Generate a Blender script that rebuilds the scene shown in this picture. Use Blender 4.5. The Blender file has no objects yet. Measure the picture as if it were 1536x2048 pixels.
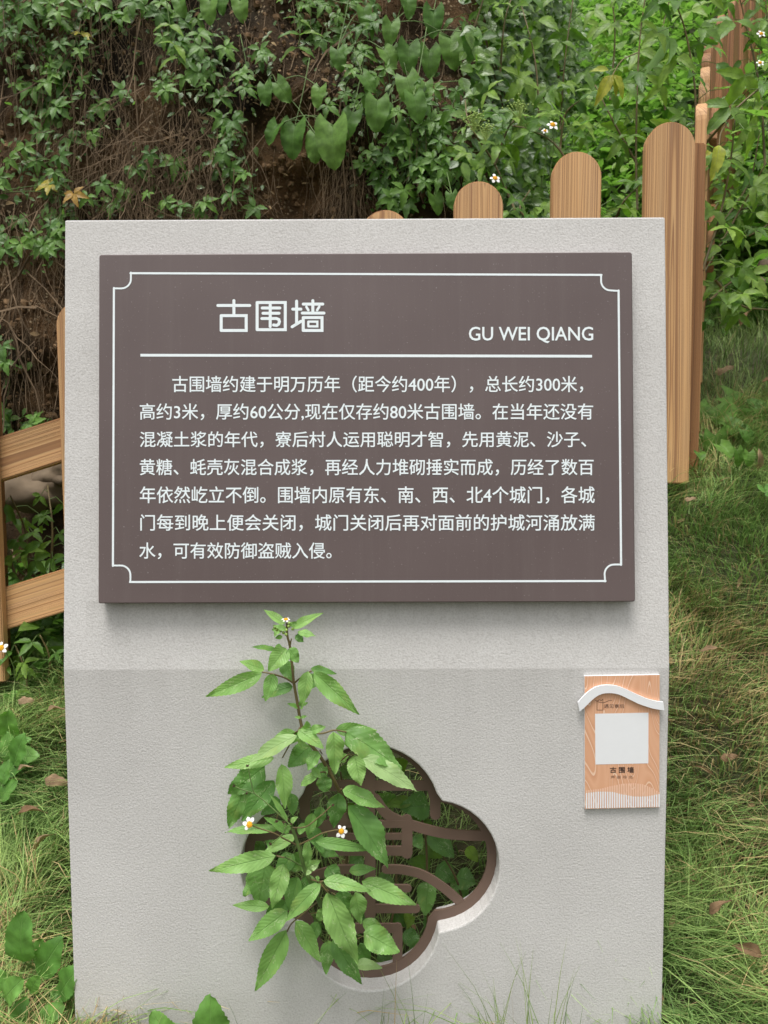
import bpy, math, random
import numpy as np
from mathutils import Vector, Matrix, noise as mnoise

random.seed(7)
RNG = np.random.default_rng(11)
sc = bpy.context.scene
COL = sc.collection
R = math.radians

# ------------------------------------------------------------------ camera, sky, sun, exposure
F = 1550.0
PITCH, ROLL = 0.0695, 0.00396
cam_d = bpy.data.cameras.new('camera')
cam = bpy.data.objects.new('camera', cam_d)
COL.objects.link(cam)
cam_d.sensor_fit = 'VERTICAL'
cam_d.sensor_height = 36.0
cam_d.lens = F / 2048 * 36.0
cam_d.clip_start = 0.02
cam_d.clip_end = 500
CM = Matrix.Rotation(math.pi / 2 - PITCH, 3, 'X') @ Matrix.Rotation(-ROLL, 3, 'Z')
CAM = Vector((0, 0, 0.80))
cam.matrix_world = Matrix.Translation(CAM) @ CM.to_4x4()
cam_d.dof.use_dof = True
cam_d.dof.focus_distance = 1.0
cam_d.dof.aperture_fstop = 16.0
sc.camera = cam

SUN_EL, SUN_AZ = R(70), R(200)      # azimuth measured clockwise from +Y
w = bpy.data.worlds.new('World')
sc.world = w
w.use_nodes = True
wn = w.node_tree
wn.nodes.clear()
sky = wn.nodes.new('ShaderNodeTexSky')
sky.sky_type = 'NISHITA'
sky.sun_disc = False
sky.sun_elevation = SUN_EL
sky.sun_rotation = SUN_AZ
sky.dust_density = 4.0
sky.air_density = 1.0
hs = wn.nodes.new('ShaderNodeHueSaturation')
hs.inputs['Saturation'].default_value = 0.10
bg = wn.nodes.new('ShaderNodeBackground')
bg.inputs['Strength'].default_value = 0.115
wo = wn.nodes.new('ShaderNodeOutputWorld')
wn.links.new(sky.outputs[0], hs.inputs['Color'])
wn.links.new(hs.outputs[0], bg.inputs[0])
wn.links.new(bg.outputs[0], wo.inputs[0])
sd = bpy.data.lights.new('sun', 'SUN')
sd.energy = 1.5
sd.angle = R(22)
sd.color = (1.0, 0.965, 0.92)
sun = bpy.data.objects.new('sun', sd)
COL.objects.link(sun)
sdir = Vector((math.sin(SUN_AZ) * math.cos(SUN_EL), math.cos(SUN_AZ) * math.cos(SUN_EL), math.sin(SUN_EL)))
sun.rotation_euler = sdir.to_track_quat('Z', 'Y').to_euler()
sun.location = sdir * 20
sc.view_settings.view_transform = 'Standard'
sc.view_settings.look = 'None'
sc.view_settings.exposure = 0.72
sc.view_settings.gamma = 1.0
sc.cycles.use_denoising = True


# ------------------------------------------------------------------ helpers
def ray(px, py):
    return CM @ Vector(((px - 768) / F, (1024 - py) / F, -1.0))

def at(px, py, Y):
    d = ray(px, py)
    return CAM + d * (Y / d.y)

def hit(px, py, P, N):
    d = ray(px, py)
    return CAM + d * ((P - CAM).dot(N) / d.dot(N))

def tag(o, label=None, cat=None, group=None, kind=None):
    if label: o['label'] = label
    if cat: o['category'] = cat
    if group: o['group'] = group
    if kind: o['kind'] = kind
    return o

def empty(name, loc, label, cat, group=None):
    o = bpy.data.objects.new(name, None)
    o.empty_display_size = 0.05
    COL.objects.link(o)
    o.location = loc
    return tag(o, label, cat, group)

def link(name, me, parent=None, mw=None):
    o = bpy.data.objects.new(name, me)
    COL.objects.link(o)
    if parent is not None:
        o.parent = parent
        o.matrix_parent_inverse = Matrix.Identity(4)
        base = (mw if mw is not None else Matrix.Identity(4))
        o.matrix_local = WM[parent.name].inverted() @ base
        WM[o.name] = base
    else:
        if mw is not None: o.matrix_world = mw
        WM[o.name] = mw if mw is not None else Matrix.Identity(4)
    return o
WM = {}
def root(name, loc, label, cat, group=None):
    o = empty(name, loc, label, cat, group)
    WM[o.name] = Matrix.Translation(loc)
    return o

def mesh(name, V, Fc, mats, uv=None, smooth=False, col=None):
    me = bpy.data.meshes.new(name)
    me.from_pydata([tuple(v) for v in V], [], Fc)
    for m in (mats if isinstance(mats, (list, tuple)) else [mats]):
        me.materials.append(m)
    if uv is not None:
        l = me.uv_layers.new(name='UVMap')
        vi = np.empty(len(me.loops), dtype=np.int32)
        me.loops.foreach_get('vertex_index', vi)
        l.data.foreach_set('uv', np.asarray(uv, dtype=np.float32)[vi].ravel())
    if col is not None:
        a = me.color_attributes.new('Col', 'FLOAT_COLOR', 'POINT')
        a.data.foreach_set('color', np.asarray(col, dtype=np.float32).ravel())
    if smooth:
        me.polygons.foreach_set('use_smooth', [True] * len(me.polygons))
    me.update()
    return me

def np_mesh(name, V, Q, mats, uv=None, col=None, smooth=True):
    """fast mesh out of numpy arrays; Q is an (n,3) or (n,4) array"""
    me = bpy.data.meshes.new(name)
    n, k = Q.shape
    me.vertices.add(len(V)); me.vertices.foreach_set('co', V.astype(np.float32).ravel())
    me.loops.add(n * k); me.loops.foreach_set('vertex_index', Q.astype(np.int32).ravel())
    me.polygons.add(n)
    me.polygons.foreach_set('loop_start', np.arange(0, n * k, k, dtype=np.int32))
    me.polygons.foreach_set('loop_total', np.full(n, k, dtype=np.int32))
    me.polygons.foreach_set('use_smooth', np.full(n, smooth))
    me.update(calc_edges=True)
    me.materials.append(mats)
    if uv is not None:
        l = me.uv_layers.new(name='UVMap')
        l.data.foreach_set('uv', uv.astype(np.float32)[Q.ravel()].ravel())
    if col is not None:
        a = me.color_attributes.new('Col', 'FLOAT_COLOR', 'POINT')
        a.data.foreach_set('color', col.astype(np.float32).ravel())
    return me

def prism(outline, frame, z0, z1, bevel=0.0):
    """outline: 2D list; frame: func(x,y,z)->Vector; extruded solid with optional front chamfer"""
    n = len(outline)
    V, Fc = [], []
    rings = [(outline, z0)]
    if bevel > 0:
        rings.append((outline, z1 - bevel))
        cx = sum(p[0] for p in outline) / n; cy = sum(p[1] for p in outline) / n
        ins = []
        for i in range(n):
            a, b, c = Vector(outline[i - 1]), Vector(outline[i]), Vector(outline[(i + 1) % n])
            e1 = (b - a).normalized(); e2 = (c - b).normalized()
            n1 = Vector((-e1.y, e1.x)); n2 = Vector((-e2.y, e2.x))
            m = (n1 + n2)
            m = m / max(0.3, m.length_squared / 2)
            ins.append((b.x + m.x * bevel, b.y + m.y * bevel))
        rings.append((ins, z1))
    else:
        rings.append((outline, z1))
    for ol, z in rings:
        V += [frame(p[0], p[1], z) for p in ol]
    k = len(rings)
    for r in range(k - 1):
        for i in range(n):
            j = (i + 1) % n
            Fc.append((r * n + i, r * n + j, (r + 1) * n + j, (r + 1) * n + i))
    Fc.append(tuple((k - 1) * n + i for i in range(n)))
    Fc.append(tuple(reversed(range(n))))
    return V, Fc

def join(parts):
    V, Fc = [], []
    for v, f in parts:
        o = len(V)
        V += list(v)
        Fc += [tuple(i + o for i in q) for q in f]
    return V, Fc

def tube(pts, r0, r1, sides=6):
    pts = [Vector(p) for p in pts]
    V, Fc = [], []
    n = len(pts)
    up = Vector((0.3, 0.2, 1)).normalized()
    for i, p in enumerate(pts):
        t = (pts[min(i + 1, n - 1)] - pts[max(i - 1, 0)]).normalized()
        a = t.cross(up)
        if a.length < 1e-3: a = t.cross(Vector((1, 0, 0)))
        a.normalize(); b = t.cross(a)
        r = r0 + (r1 - r0) * i / max(1, n - 1)
        for k in range(sides):
            an = 2 * math.pi * k / sides
            V.append(p + (a * math.cos(an) + b * math.sin(an)) * r)
    for i in range(n - 1):
        for k in range(sides):
            k2 = (k + 1) % sides
            Fc.append((i * sides + k, i * sides + k2, (i + 1) * sides + k2, (i + 1) * sides + k))
    Fc.append(tuple(range(sides))); Fc.append(tuple((n - 1) * sides + k for k in range(sides)))
    return V, Fc

def smooth_path(pts, sub=5):
    pts = [Vector(p) for p in pts]
    if len(pts) < 3: 
        return [pts[0].lerp(pts[-1], i / sub) for i in range(sub + 1)]
    P = [pts[0] * 2 - pts[1]] + pts + [pts[-1] * 2 - pts[-2]]
    out = []
    for i in range(1, len(P) - 2):
        for s in range(sub):
            t = s / sub
            a, b, c, d = P[i - 1], P[i], P[i + 1], P[i + 2]
            out.append(0.5 * ((2 * b) + (c - a) * t + (2 * a - 5 * b + 4 * c - d) * t * t + (3 * b - a - 3 * c + d) * t ** 3))
    out.append(P[-2])
    return out

def ribbon(pts, wd, closed=False, cap=5):
    """2D stroke of width wd around a polyline, round caps -> outline list (counter-clockwise)"""
    pts = [Vector(p) for p in pts]
    n = len(pts)
    L_, R_ = [], []
    for i, p in enumerate(pts):
        a = pts[i - 1] if i > 0 else p
        c = pts[i + 1] if i < n - 1 else p
        d1 = (p - a).normalized() if i > 0 else (c - p).normalized()
        d2 = (c - p).normalized() if i < n - 1 else d1
        n1 = Vector((-d1.y, d1.x)); n2 = Vector((-d2.y, d2.x))
        m = n1 + n2
        m = m / max(0.35, m.length_squared / 2)
        L_.append(p + m * wd / 2); R_.append(p - m * wd / 2)
    out = []
    def capp(c, d, sgn):
        nn = Vector((-d.y, d.x))
        return [c + (nn * math.cos(t) + d * math.sin(t)) * wd / 2 for t in [math.pi * (k + 1) / (cap + 1) for k in range(cap)]]
    out += L_
    if cap: out += capp(pts[-1], (pts[-1] - pts[-2]).normalized(), 1)
    out += list(reversed(R_))
    if cap:
        d = (pts[0] - pts[1]).normalized(); out += capp(pts[0], d, 1)
    return [(v.x, v.y) for v in out]


# ------------------------------------------------------------------ materials
def mat(name):
    m = bpy.data.materials.new(name)
    m.use_nodes = True
    nt = m.node_tree
    b = nt.nodes['Principled BSDF']
    return m, nt, b

def N(nt, t, **kw):
    n = nt.nodes.new('ShaderNode' + t)
    for k, v in kw.items():
        if k in n.inputs: n.inputs[k].default_value = v
        else: setattr(n, k, v)
    return n

def ramp(nt, stops, interp='LINEAR'):
    r = nt.nodes.new('ShaderNodeValToRGB')
    cr = r.color_ramp
    cr.interpolation = interp
    while len(cr.elements) < len(stops): cr.elements.new(0.5)
    for e, (p, c) in zip(cr.elements, stops):
        e.position = p
        e.color = (*c, 1) if len(c) == 3 else c
    return r

def mathn(nt, op, a, b=None, c=None, clamp=False):
    n = nt.nodes.new('ShaderNodeMath'); n.operation = op; n.use_clamp = clamp
    for i, v in enumerate((a, b, c)):
        if v is None: continue
        if isinstance(v, (int, float)): n.inputs[i].default_value = v
        else: nt.links.new(v, n.inputs[i])
    return n.outputs[0]

def mix(nt, fac, a, b, blend='MIX'):
    n = nt.nodes.new('ShaderNodeMix'); n.data_type = 'RGBA'; n.blend_type = blend
    for s, v in ((n.inputs[0], fac), (n.inputs[6], a), (n.inputs[7], b)):
        if isinstance(v, (int, float)): s.default_value = v
        elif isinstance(v, tuple): s.default_value = (*v, 1)
        else: nt.links.new(v, s)
    return n.outputs[2]

def plain(name, c, rough=0.6, spec=0.5, var=0.12, scale=60):
    m, nt, b = mat(name)
    tc = N(nt, 'TexCoord')
    no = N(nt, 'TexNoise', Scale=scale, Detail=4.0)
    nt.links.new(tc.outputs['Object'], no.inputs['Vector'])
    r = ramp(nt, [(0.3, tuple(x * (1 - var) for x in c)), (0.7, tuple(min(1, x * (1 + var)) for x in c))])
    nt.links.new(no.outputs[0], r.inputs[0]); nt.links.new(r.outputs[0], b.inputs['Base Color'])
    b.inputs['Roughness'].default_value = rough
    b.inputs['Specular IOR Level'].default_value = spec
    return m

def stucco():
    m, nt, b = mat('stucco_paint')
    tc = N(nt, 'TexCoord')
    L = nt.links.new
    base = N(nt, 'TexNoise', Scale=5.0, Detail=6.0, Roughness=0.6)
    L(tc.outputs['Object'], base.inputs['Vector'])
    r0 = ramp(nt, [(0.3, (0.575, 0.56, 0.545)), (0.7, (0.66, 0.645, 0.63))])
    L(base.outputs[0], r0.inputs[0])
    # grain, colour darker in the pits
    g = N(nt, 'TexNoise', Scale=430.0, Detail=3.0, Roughness=0.65)
    L(tc.outputs['Object'], g.inputs['Vector'])
    g2 = N(nt, 'TexVoronoi', Scale=330.0); L(tc.outputs['Object'], g2.inputs['Vector'])
    gr = ramp(nt, [(0.36, (0.82, 0.81, 0.80)), (0.56, (1, 1, 1))])
    L(g.outputs[0], gr.inputs[0])
    c1 = mix(nt, 0.9, r0.outputs[0], gr.outputs[0], 'MULTIPLY')
    # run-off streaks: noise stretched along z, strongest just under the plaque and under the crease
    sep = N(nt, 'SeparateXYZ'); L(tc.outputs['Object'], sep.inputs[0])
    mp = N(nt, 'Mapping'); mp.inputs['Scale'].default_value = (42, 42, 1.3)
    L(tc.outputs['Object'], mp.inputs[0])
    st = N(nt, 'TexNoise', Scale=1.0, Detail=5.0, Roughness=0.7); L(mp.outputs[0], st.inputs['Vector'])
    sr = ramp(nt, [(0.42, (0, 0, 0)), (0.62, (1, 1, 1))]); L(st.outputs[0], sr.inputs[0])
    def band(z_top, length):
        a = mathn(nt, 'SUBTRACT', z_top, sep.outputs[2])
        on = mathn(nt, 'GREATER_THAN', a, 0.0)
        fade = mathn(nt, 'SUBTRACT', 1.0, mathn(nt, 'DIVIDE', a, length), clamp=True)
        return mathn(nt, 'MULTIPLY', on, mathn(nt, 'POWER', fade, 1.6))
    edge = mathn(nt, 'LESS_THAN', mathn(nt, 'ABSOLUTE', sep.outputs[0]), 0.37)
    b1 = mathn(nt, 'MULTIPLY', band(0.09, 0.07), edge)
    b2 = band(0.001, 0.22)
    # dirt film and streaks under plaque and crease; crease film also paints shade
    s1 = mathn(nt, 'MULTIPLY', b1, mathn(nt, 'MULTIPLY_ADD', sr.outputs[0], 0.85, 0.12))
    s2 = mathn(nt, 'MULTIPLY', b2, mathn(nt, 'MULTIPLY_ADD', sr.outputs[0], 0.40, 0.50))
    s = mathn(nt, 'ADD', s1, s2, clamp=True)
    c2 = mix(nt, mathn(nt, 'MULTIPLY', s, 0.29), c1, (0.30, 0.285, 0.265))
    L(c2, b.inputs['Base Color'])
    b.inputs['Roughness'].default_value = 0.85
    b.inputs['Specular IOR Level'].default_value = 0.25
    h = mathn(nt, 'ADD', g.outputs[0], mathn(nt, 'MULTIPLY', g2.outputs[0], 0.35))
    bp = N(nt, 'Bump', Strength=0.5, Distance=0.0012)
    L(h, bp.inputs['Height']); L(bp.outputs[0], b.inputs['Normal'])
    return m

def plaque_paint():
    m, nt, b = mat('brown_enamel')
    L = nt.links.new
    tc = N(nt, 'TexCoord')
    n1 = N(nt, 'TexNoise', Scale=7.0, Detail=5.0); L(tc.outputs['Object'], n1.inputs['Vector'])
    r = ramp(nt, [(0.3, (0.110, 0.080, 0.077)), (0.7, (0.126, 0.093, 0.090))]); L(n1.outputs[0], r.inputs[0])
    sp = N(nt, 'TexNoise', Scale=420.0, Detail=2.0); L(tc.outputs['Object'], sp.inputs['Vector'])
    sr = ramp(nt, [(0.70, (0, 0, 0)), (0.75, (1, 1, 1))]); L(sp.outputs[0], sr.inputs[0])
    c = mix(nt, mathn(nt, 'MULTIPLY', sr.outputs[0], 0.35), r.outputs[0], (0.45, 0.43, 0.42))
    mp = N(nt, 'Mapping'); mp.inputs['Scale'].default_value = (60, 60, 2.5); L(tc.outputs['Object'], mp.inputs[0])
    dr = N(nt, 'TexNoise', Scale=1.0, Detail=5.0, Roughness=0.7); L(mp.outputs[0], dr.inputs['Vector'])
    dm = ramp(nt, [(0.50, (0, 0, 0)), (0.75, (1, 1, 1))]); L(dr.outputs[0], dm.inputs[0])
    c = mix(nt, mathn(nt, 'MULTIPLY', dm.outputs[0], 0.04), c, (0.40, 0.37, 0.35))
    L(c, b.inputs['Base Color'])
    rr = ramp(nt, [(0.3, (0.42,) * 3), (0.7, (0.52,) * 3)]); L(n1.outputs[0], rr.inputs[0]); L(rr.outputs[0], b.inputs['Roughness'])
    b.inputs['Specular IOR Level'].default_value = 0.5
    bp = N(nt, 'Bump', Strength=0.12, Distance=0.0004)
    L(sp.outputs[0], bp.inputs['Height']); L(bp.outputs[0], b.inputs['Normal'])
    return m

def wood(name, tint=(1, 1, 1)):
    m, nt, b = mat(name)
    L = nt.links.new
    tc = N(nt, 'TexCoord'); oi = N(nt, 'ObjectInfo')
    sep = N(nt, 'SeparateXYZ'); L(tc.outputs['Object'], sep.inputs[0])
    rnd = oi.outputs['Random']
    # distortion that changes slowly along the length
    mp = N(nt, 'Mapping'); mp.inputs['Scale'].default_value = (9, 9, 1.1)
    cmb = N(nt, 'CombineXYZ')
    for k, mul in enumerate((37.0, 91.0, 53.0)): L(mathn(nt, 'MULTIPLY', rnd, mul), cmb.inputs[k])
    add = N(nt, 'VectorMath', operation='ADD'); L(tc.outputs['Object'], mp.inputs[0]); L(mp.outputs[0], add.inputs[0]); L(cmb.outputs[0], add.inputs[1])
    n1 = N(nt, 'TexNoise', Scale=1.0, Detail=1.5); L(add.outputs[0], n1.inputs['Vector'])
    sc_ = N(nt, 'SeparateColor'); L(n1.outputs[1], sc_.inputs[0])
    dx = mathn(nt, 'MULTIPLY_ADD', sc_.outputs[0], 0.026, -0.013)
    dy = mathn(nt, 'MULTIPLY_ADD', sc_.outputs[1], 0.020, -0.002)
    x = mathn(nt, 'ADD', mathn(nt, 'ADD', sep.outputs[0], dx), mathn(nt, 'MULTIPLY_ADD', rnd, 0.05, -0.025))
    y = mathn(nt, 'ADD', mathn(nt, 'ADD', sep.outputs[1], dy), 0.030)
    # a knot pushes rings aside
    kz = mathn(nt, 'MULTIPLY_ADD', rnd, 0.5, 0.30)
    dzk = mathn(nt, 'SUBTRACT', sep.outputs[2], kz)
    dxk = mathn(nt, 'ADD', sep.outputs[0], 0.028)
    kd = mathn(nt, 'SQRT', mathn(nt, 'ADD', mathn(nt, 'MULTIPLY', dxk, dxk), mathn(nt, 'MULTIPLY', mathn(nt, 'MULTIPLY', dzk, dzk), 0.35)))
    push = mathn(nt, 'MULTIPLY', mathn(nt, 'POWER', mathn(nt, 'SUBTRACT', 1.0, mathn(nt, 'DIVIDE', kd, 0.035), clamp=True), 2.0), 0.017)
    rr = mathn(nt, 'SQRT', mathn(nt, 'ADD', mathn(nt, 'MULTIPLY', x, x), mathn(nt, 'MULTIPLY', y, y)))
    rr = mathn(nt, 'ADD', rr, push)
    nv = N(nt, 'TexNoise', Scale=1.0, Detail=2.0, noise_dimensions='1D'); L(mathn(nt, 'MULTIPLY_ADD', rr, 95.0, mathn(nt, 'MULTIPLY', rnd, 50.0)), nv.inputs['W'])
    rr = mathn(nt, 'MULTIPLY_ADD', nv.outputs[0], 0.016, rr)
    ph = mathn(nt, 'FRACT', mathn(nt, 'MULTIPLY', rr, 330.0))
    late = ramp(nt, [(0.0, (0.70, 0.42, 0.195)), (0.50, (0.62, 0.345, 0.145)), (0.78, (0.33, 0.145, 0.05)), (0.92, (0.20, 0.078, 0.028)), (1.0, (0.70, 0.42, 0.195))])
    L(ph, late.inputs[0])
    mp2 = N(nt, 'Mapping'); mp2.inputs['Scale'].default_value = (260, 260, 4)
    L(tc.outputs['Object'], mp2.inputs[0])
    n2 = N(nt, 'TexNoise', Scale=1.0, Detail=3.0); L(mp2.outputs[0], n2.inputs['Vector'])
    f2 = ramp(nt, [(0.3, (0.78, 0.76, 0.73)), (0.7, (1.08, 1.07, 1.05))]); L(n2.outputs[0], f2.inputs[0])
    c = mix(nt, 1.0, late.outputs[0], f2.outputs[0], 'MULTIPLY')
    soft = mix(nt, 0.26, c, (0.60, 0.37, 0.205))
    # knot core
    kc = mathn(nt, 'SUBTRACT', 1.0, mathn(nt, 'DIVIDE', kd, 0.008), clamp=True)
    soft = mix(nt, mathn(nt, 'MULTIPLY', kc, 1.2, clamp=True), soft, (0.16, 0.07, 0.035))
    # weather: greyer blotches, tone per board
    n3 = N(nt, 'TexNoise', Scale=5.0, Detail=4.0); L(add.outputs[0], n3.inputs['Vector'])
    wr = ramp(nt, [(0.45, (0, 0, 0)), (0.75, (1, 1, 1))]); L(n3.outputs[0], wr.inputs[0])
    soft = mix(nt, mathn(nt, 'MULTIPLY', wr.outputs[0], 0.14), soft, (0.36, 0.28, 0.20))
    tn = mathn(nt, 'MULTIPLY_ADD', mathn(nt, 'FRACT', mathn(nt, 'MULTIPLY', rnd, 7.3)), 0.22, 0.86)
    hsv = N(nt, 'HueSaturation'); L(soft, hsv.inputs['Color']); L(tn, hsv.inputs['Value'])
    c = mix(nt, 1.0, hsv.outputs[0], tint, 'MULTIPLY')
    L(c, b.inputs['Base Color'])
    b.inputs['Roughness'].default_value = 0.62
    b.inputs['Specular IOR Level'].default_value = 0.35
    bp = N(nt, 'Bump', Strength=0.35, Distance=0.0012); L(mathn(nt, 'ADD', ph, n2.outputs[0]), bp.inputs['Height']); L(bp.outputs[0], b.inputs['Normal'])
    return m

def leafmat(name, c0, c1, under=(0.22, 0.36, 0.13), attr=False, veins=9.0, rough=0.42, trans=0.28, vein_c=(0.16, 0.30, 0.09), blotch=0.25, spec=0.35, hole=False):
    m, nt, b = mat(name)
    L = nt.links.new
    tc = N(nt, 'TexCoord')
    if attr:
        a = N(nt, 'Attribute', attribute_name='Col')
        sp_ = N(nt, 'SeparateColor'); L(a.outputs['Color'], sp_.inputs[0]); rnd = sp_.outputs[0]
    else:
        oi = N(nt, 'ObjectInfo'); rnd = oi.outputs['Random']
    r = ramp(nt, [(0.0, c0), (1.0, c1)]); L(rnd, r.inputs[0])
    no = N(nt, 'TexNoise', Scale=55.0, Detail=4.0); 
    geo = N(nt, 'NewGeometry'); L(geo.outputs['Position'], no.inputs['Vector'])
    bl = ramp(nt, [(0.35, (1 - blotch,) * 3), (0.7, (1 + blotch,) * 3)]); L(no.outputs[0], bl.inputs[0])
    c = mix(nt, 1.0, r.outputs[0], bl.outputs[0], 'MULTIPLY')
    # veins from UV
    su = N(nt, 'SeparateXYZ'); L(tc.outputs['UV'], su.inputs[0])
    au = mathn(nt, 'ABSOLUTE', mathn(nt, 'MULTIPLY_ADD', su.outputs[0], 2.0, -1.0))
    mid = mathn(nt, 'SUBTRACT', 1.0, mathn(nt, 'DIVIDE', au, 0.07), clamp=True)
    sv = mathn(nt, 'MULTIPLY', mathn(nt, 'SUBTRACT', su.outputs[1], mathn(nt, 'MULTIPLY', au, 0.22)), veins)
    tri = mathn(nt, 'ABSOLUTE', mathn(nt, 'SUBTRACT', mathn(nt, 'FRACT', sv), 0.5))   # 0 at the vein
    sec = mathn(nt, 'SUBTRACT', 1.0, mathn(nt, 'DIVIDE', tri, 0.09), clamp=True)
    vein = mathn(nt, 'MAXIMUM', mid, mathn(nt, 'MULTIPLY', sec, 0.45))
    c = mix(nt, mathn(nt, 'MULTIPLY', vein, 0.35), c, vein_c)
    if name.startswith('weed_leaf'):
        def rn_uv(sc_, off):
            mp_ = N(nt, 'Mapping'); mp_.inputs['Scale'].default_value = (sc_, sc_ * 1.7, 1)
            cb = N(nt, 'CombineXYZ'); L(mathn(nt, 'MULTIPLY', rnd, off), cb.inputs[0]); L(mathn(nt, 'MULTIPLY', rnd, off * 1.7), cb.inputs[1])
            L(tc.outputs['UV'], mp_.inputs[0]); L(cb.outputs[0], mp_.inputs['Location'])
            q = N(nt, 'TexNoise', Scale=1.0, Detail=3.0, Distortion=0.4); L(mp_.outputs[0], q.inputs['Vector']); return q.outputs[0]
        line = mathn(nt, 'SUBTRACT', 1.0, mathn(nt, 'DIVIDE', mathn(nt, 'ABSOLUTE', mathn(nt, 'SUBTRACT', rn_uv(3.2, 41.0), 0.5)), 0.018), clamp=True)
        msk = ramp(nt, [(0.52, (0, 0, 0)), (0.55, (1, 1, 1))]); L(rn_uv(1.5, 77.0), msk.inputs[0])
        c = mix(nt, mathn(nt, 'MULTIPLY', mathn(nt, 'MULTIPLY', line, msk.outputs[0]), 0.65), c, (0.55, 0.62, 0.38))
        yb = ramp(nt, [(0.58, (0, 0, 0)), (0.75, (1, 1, 1))]); L(rn_uv(1.1, 23.0), yb.inputs[0])
        c = mix(nt, mathn(nt, 'MULTIPLY', yb.outputs[0], 0.45), c, (0.36, 0.42, 0.10))
        sb = ramp(nt, [(0.70, (0, 0, 0)), (0.74, (1, 1, 1))]); L(rn_uv(6.0, 13.0), sb.inputs[0])
        c = mix(nt, mathn(nt, 'MULTIPLY', sb.outputs[0], 0.6), c, (0.16, 0.11, 0.05))
    cu = mix(nt, mathn(nt, 'MULTIPLY', geo.outputs['Backfacing'], 0.8), c, under)
    L(cu, b.inputs['Base Color'])
    b.inputs['Roughness'].default_value = rough
    b.inputs['Specular IOR Level'].default_value = spec
    hgt = mathn(nt, 'ADD', mathn(nt, 'MULTIPLY', tri, 0.55), mathn(nt, 'SUBTRACT', mathn(nt, 'MULTIPLY', no.outputs[0], 0.5), mathn(nt, 'MULTIPLY', mid, 0.8)))
    bp = N(nt, 'Bump', Strength=0.55, Distance=0.0016); L(hgt, bp.inputs['Height']); L(bp.outputs[0], b.inputs['Normal'])
    tr = N(nt, 'BsdfTranslucent')
    tcx = mix(nt, 1.0, cu, (1.15, 1.5, 0.55), 'MULTIPLY')
    L(tcx, tr.inputs[0])
    ms = N(nt, 'MixShader'); ms.inputs[0].default_value = trans
    L(b.outputs[0], ms.inputs[1]); L(tr.outputs[0], ms.inputs[2])
    out = nt.nodes['Material Output']
    L(ms.outputs[0], out.inputs[0])
    return m

M = {}
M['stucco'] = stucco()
M['plaque'] = plaque_paint()
M['white'] = plain('white_print', (0.80, 0.86, 0.88), 0.45, 0.4, 0.02, 300)
M['grille'] = plain('brown_sheet_metal', (0.150, 0.098, 0.074), 0.45, 0.4, 0.08, 25)
M['wood'] = wood('larch_wood')
M['wood_dark'] = wood('larch_wood_dark', (0.58, 0.48, 0.40))  # same larch multiplied by a darker, browner tint
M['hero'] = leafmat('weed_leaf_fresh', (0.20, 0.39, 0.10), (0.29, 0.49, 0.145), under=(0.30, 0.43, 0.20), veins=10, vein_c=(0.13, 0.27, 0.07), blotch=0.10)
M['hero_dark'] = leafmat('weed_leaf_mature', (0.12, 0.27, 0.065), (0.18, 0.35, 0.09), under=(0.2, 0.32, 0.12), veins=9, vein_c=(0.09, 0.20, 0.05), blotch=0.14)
M['hero_pale'] = leafmat('weed_leaf_underside', (0.34, 0.50, 0.20), (0.38, 0.52, 0.24), under=(0.3, 0.43, 0.2), veins=9, vein_c=(0.46, 0.60, 0.30), blotch=0.06)
M['ivy'] = leafmat('creeper_leaf', (0.065, 0.155, 0.022), (0.15, 0.285, 0.045), veins=7, blotch=0.25, vein_c=(0.10, 0.22, 0.06))
M['ivy_y'] = leafmat('creeper_leaf_yellowing', (0.42, 0.38, 0.05), (0.40, 0.18, 0.05), veins=7)
M['heart'] = leafmat('heart_leaf', (0.070, 0.165, 0.025), (0.145, 0.27, 0.050), veins=5, vein_c=(0.15, 0.27, 0.07), rough=0.5, spec=0.25)
M['shrub'] = leafmat('shrub_leaf', (0.075, 0.175, 0.025), (0.26, 0.40, 0.065), veins=7, trans=0.38)
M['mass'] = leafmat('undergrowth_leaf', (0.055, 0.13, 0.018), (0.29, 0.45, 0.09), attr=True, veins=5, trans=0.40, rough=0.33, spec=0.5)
M['broad'] = leafmat('broad_weed_leaf', (0.11, 0.26, 0.05), (0.18, 0.36, 0.08), veins=6, vein_c=(0.22, 0.38, 0.12))
M['dead'] = leafmat('dead_leaf', (0.20, 0.125, 0.07), (0.33, 0.235, 0.145), under=(0.26, 0.19, 0.12), veins=6, trans=0.1, rough=0.8, vein_c=(0.25, 0.16, 0.10), spec=0.1)
M['stem'] = plain('green_stem', (0.12, 0.19, 0.055), 0.5, 0.3, 0.3, 40)
M['stem_red'] = plain('reddish_stem', (0.15, 0.115, 0.05), 0.5, 0.3, 0.35, 30)
M['twig'] = plain('dry_root', (0.17, 0.12, 0.075), 0.85, 0.15, 0.45, 14)
M['petal'] = plain('white_petal', (0.85, 0.85, 0.82), 0.5, 0.3, 0.03, 200)
M['disc'] = plain('orange_florets', (0.85, 0.42, 0.03), 0.7, 0.2, 0.3, 900)
M['bud'] = plain('green_bud', (0.30, 0.42, 0.10), 0.5, 0.3, 0.2, 300)
M['seed'] = plain('dark_seed_head', (0.07, 0.045, 0.025), 0.8, 0.2, 0.4, 300)
M['ink'] = plain('dark_ink', (0.055, 0.035, 0.03), 0.6, 0.3, 0.05, 100)
M['ink_soft'] = plain('brown_ink', (0.20, 0.11, 0.07), 0.6, 0.3, 0.05, 100)
M['ribbon'] = plain('white_acrylic', (0.84, 0.85, 0.87), 0.35, 0.5, 0.01, 100)
M['pale_stripe'] = plain('pale_peach_print', (0.84, 0.55, 0.40), 0.5, 0.3, 0.03, 100)
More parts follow.
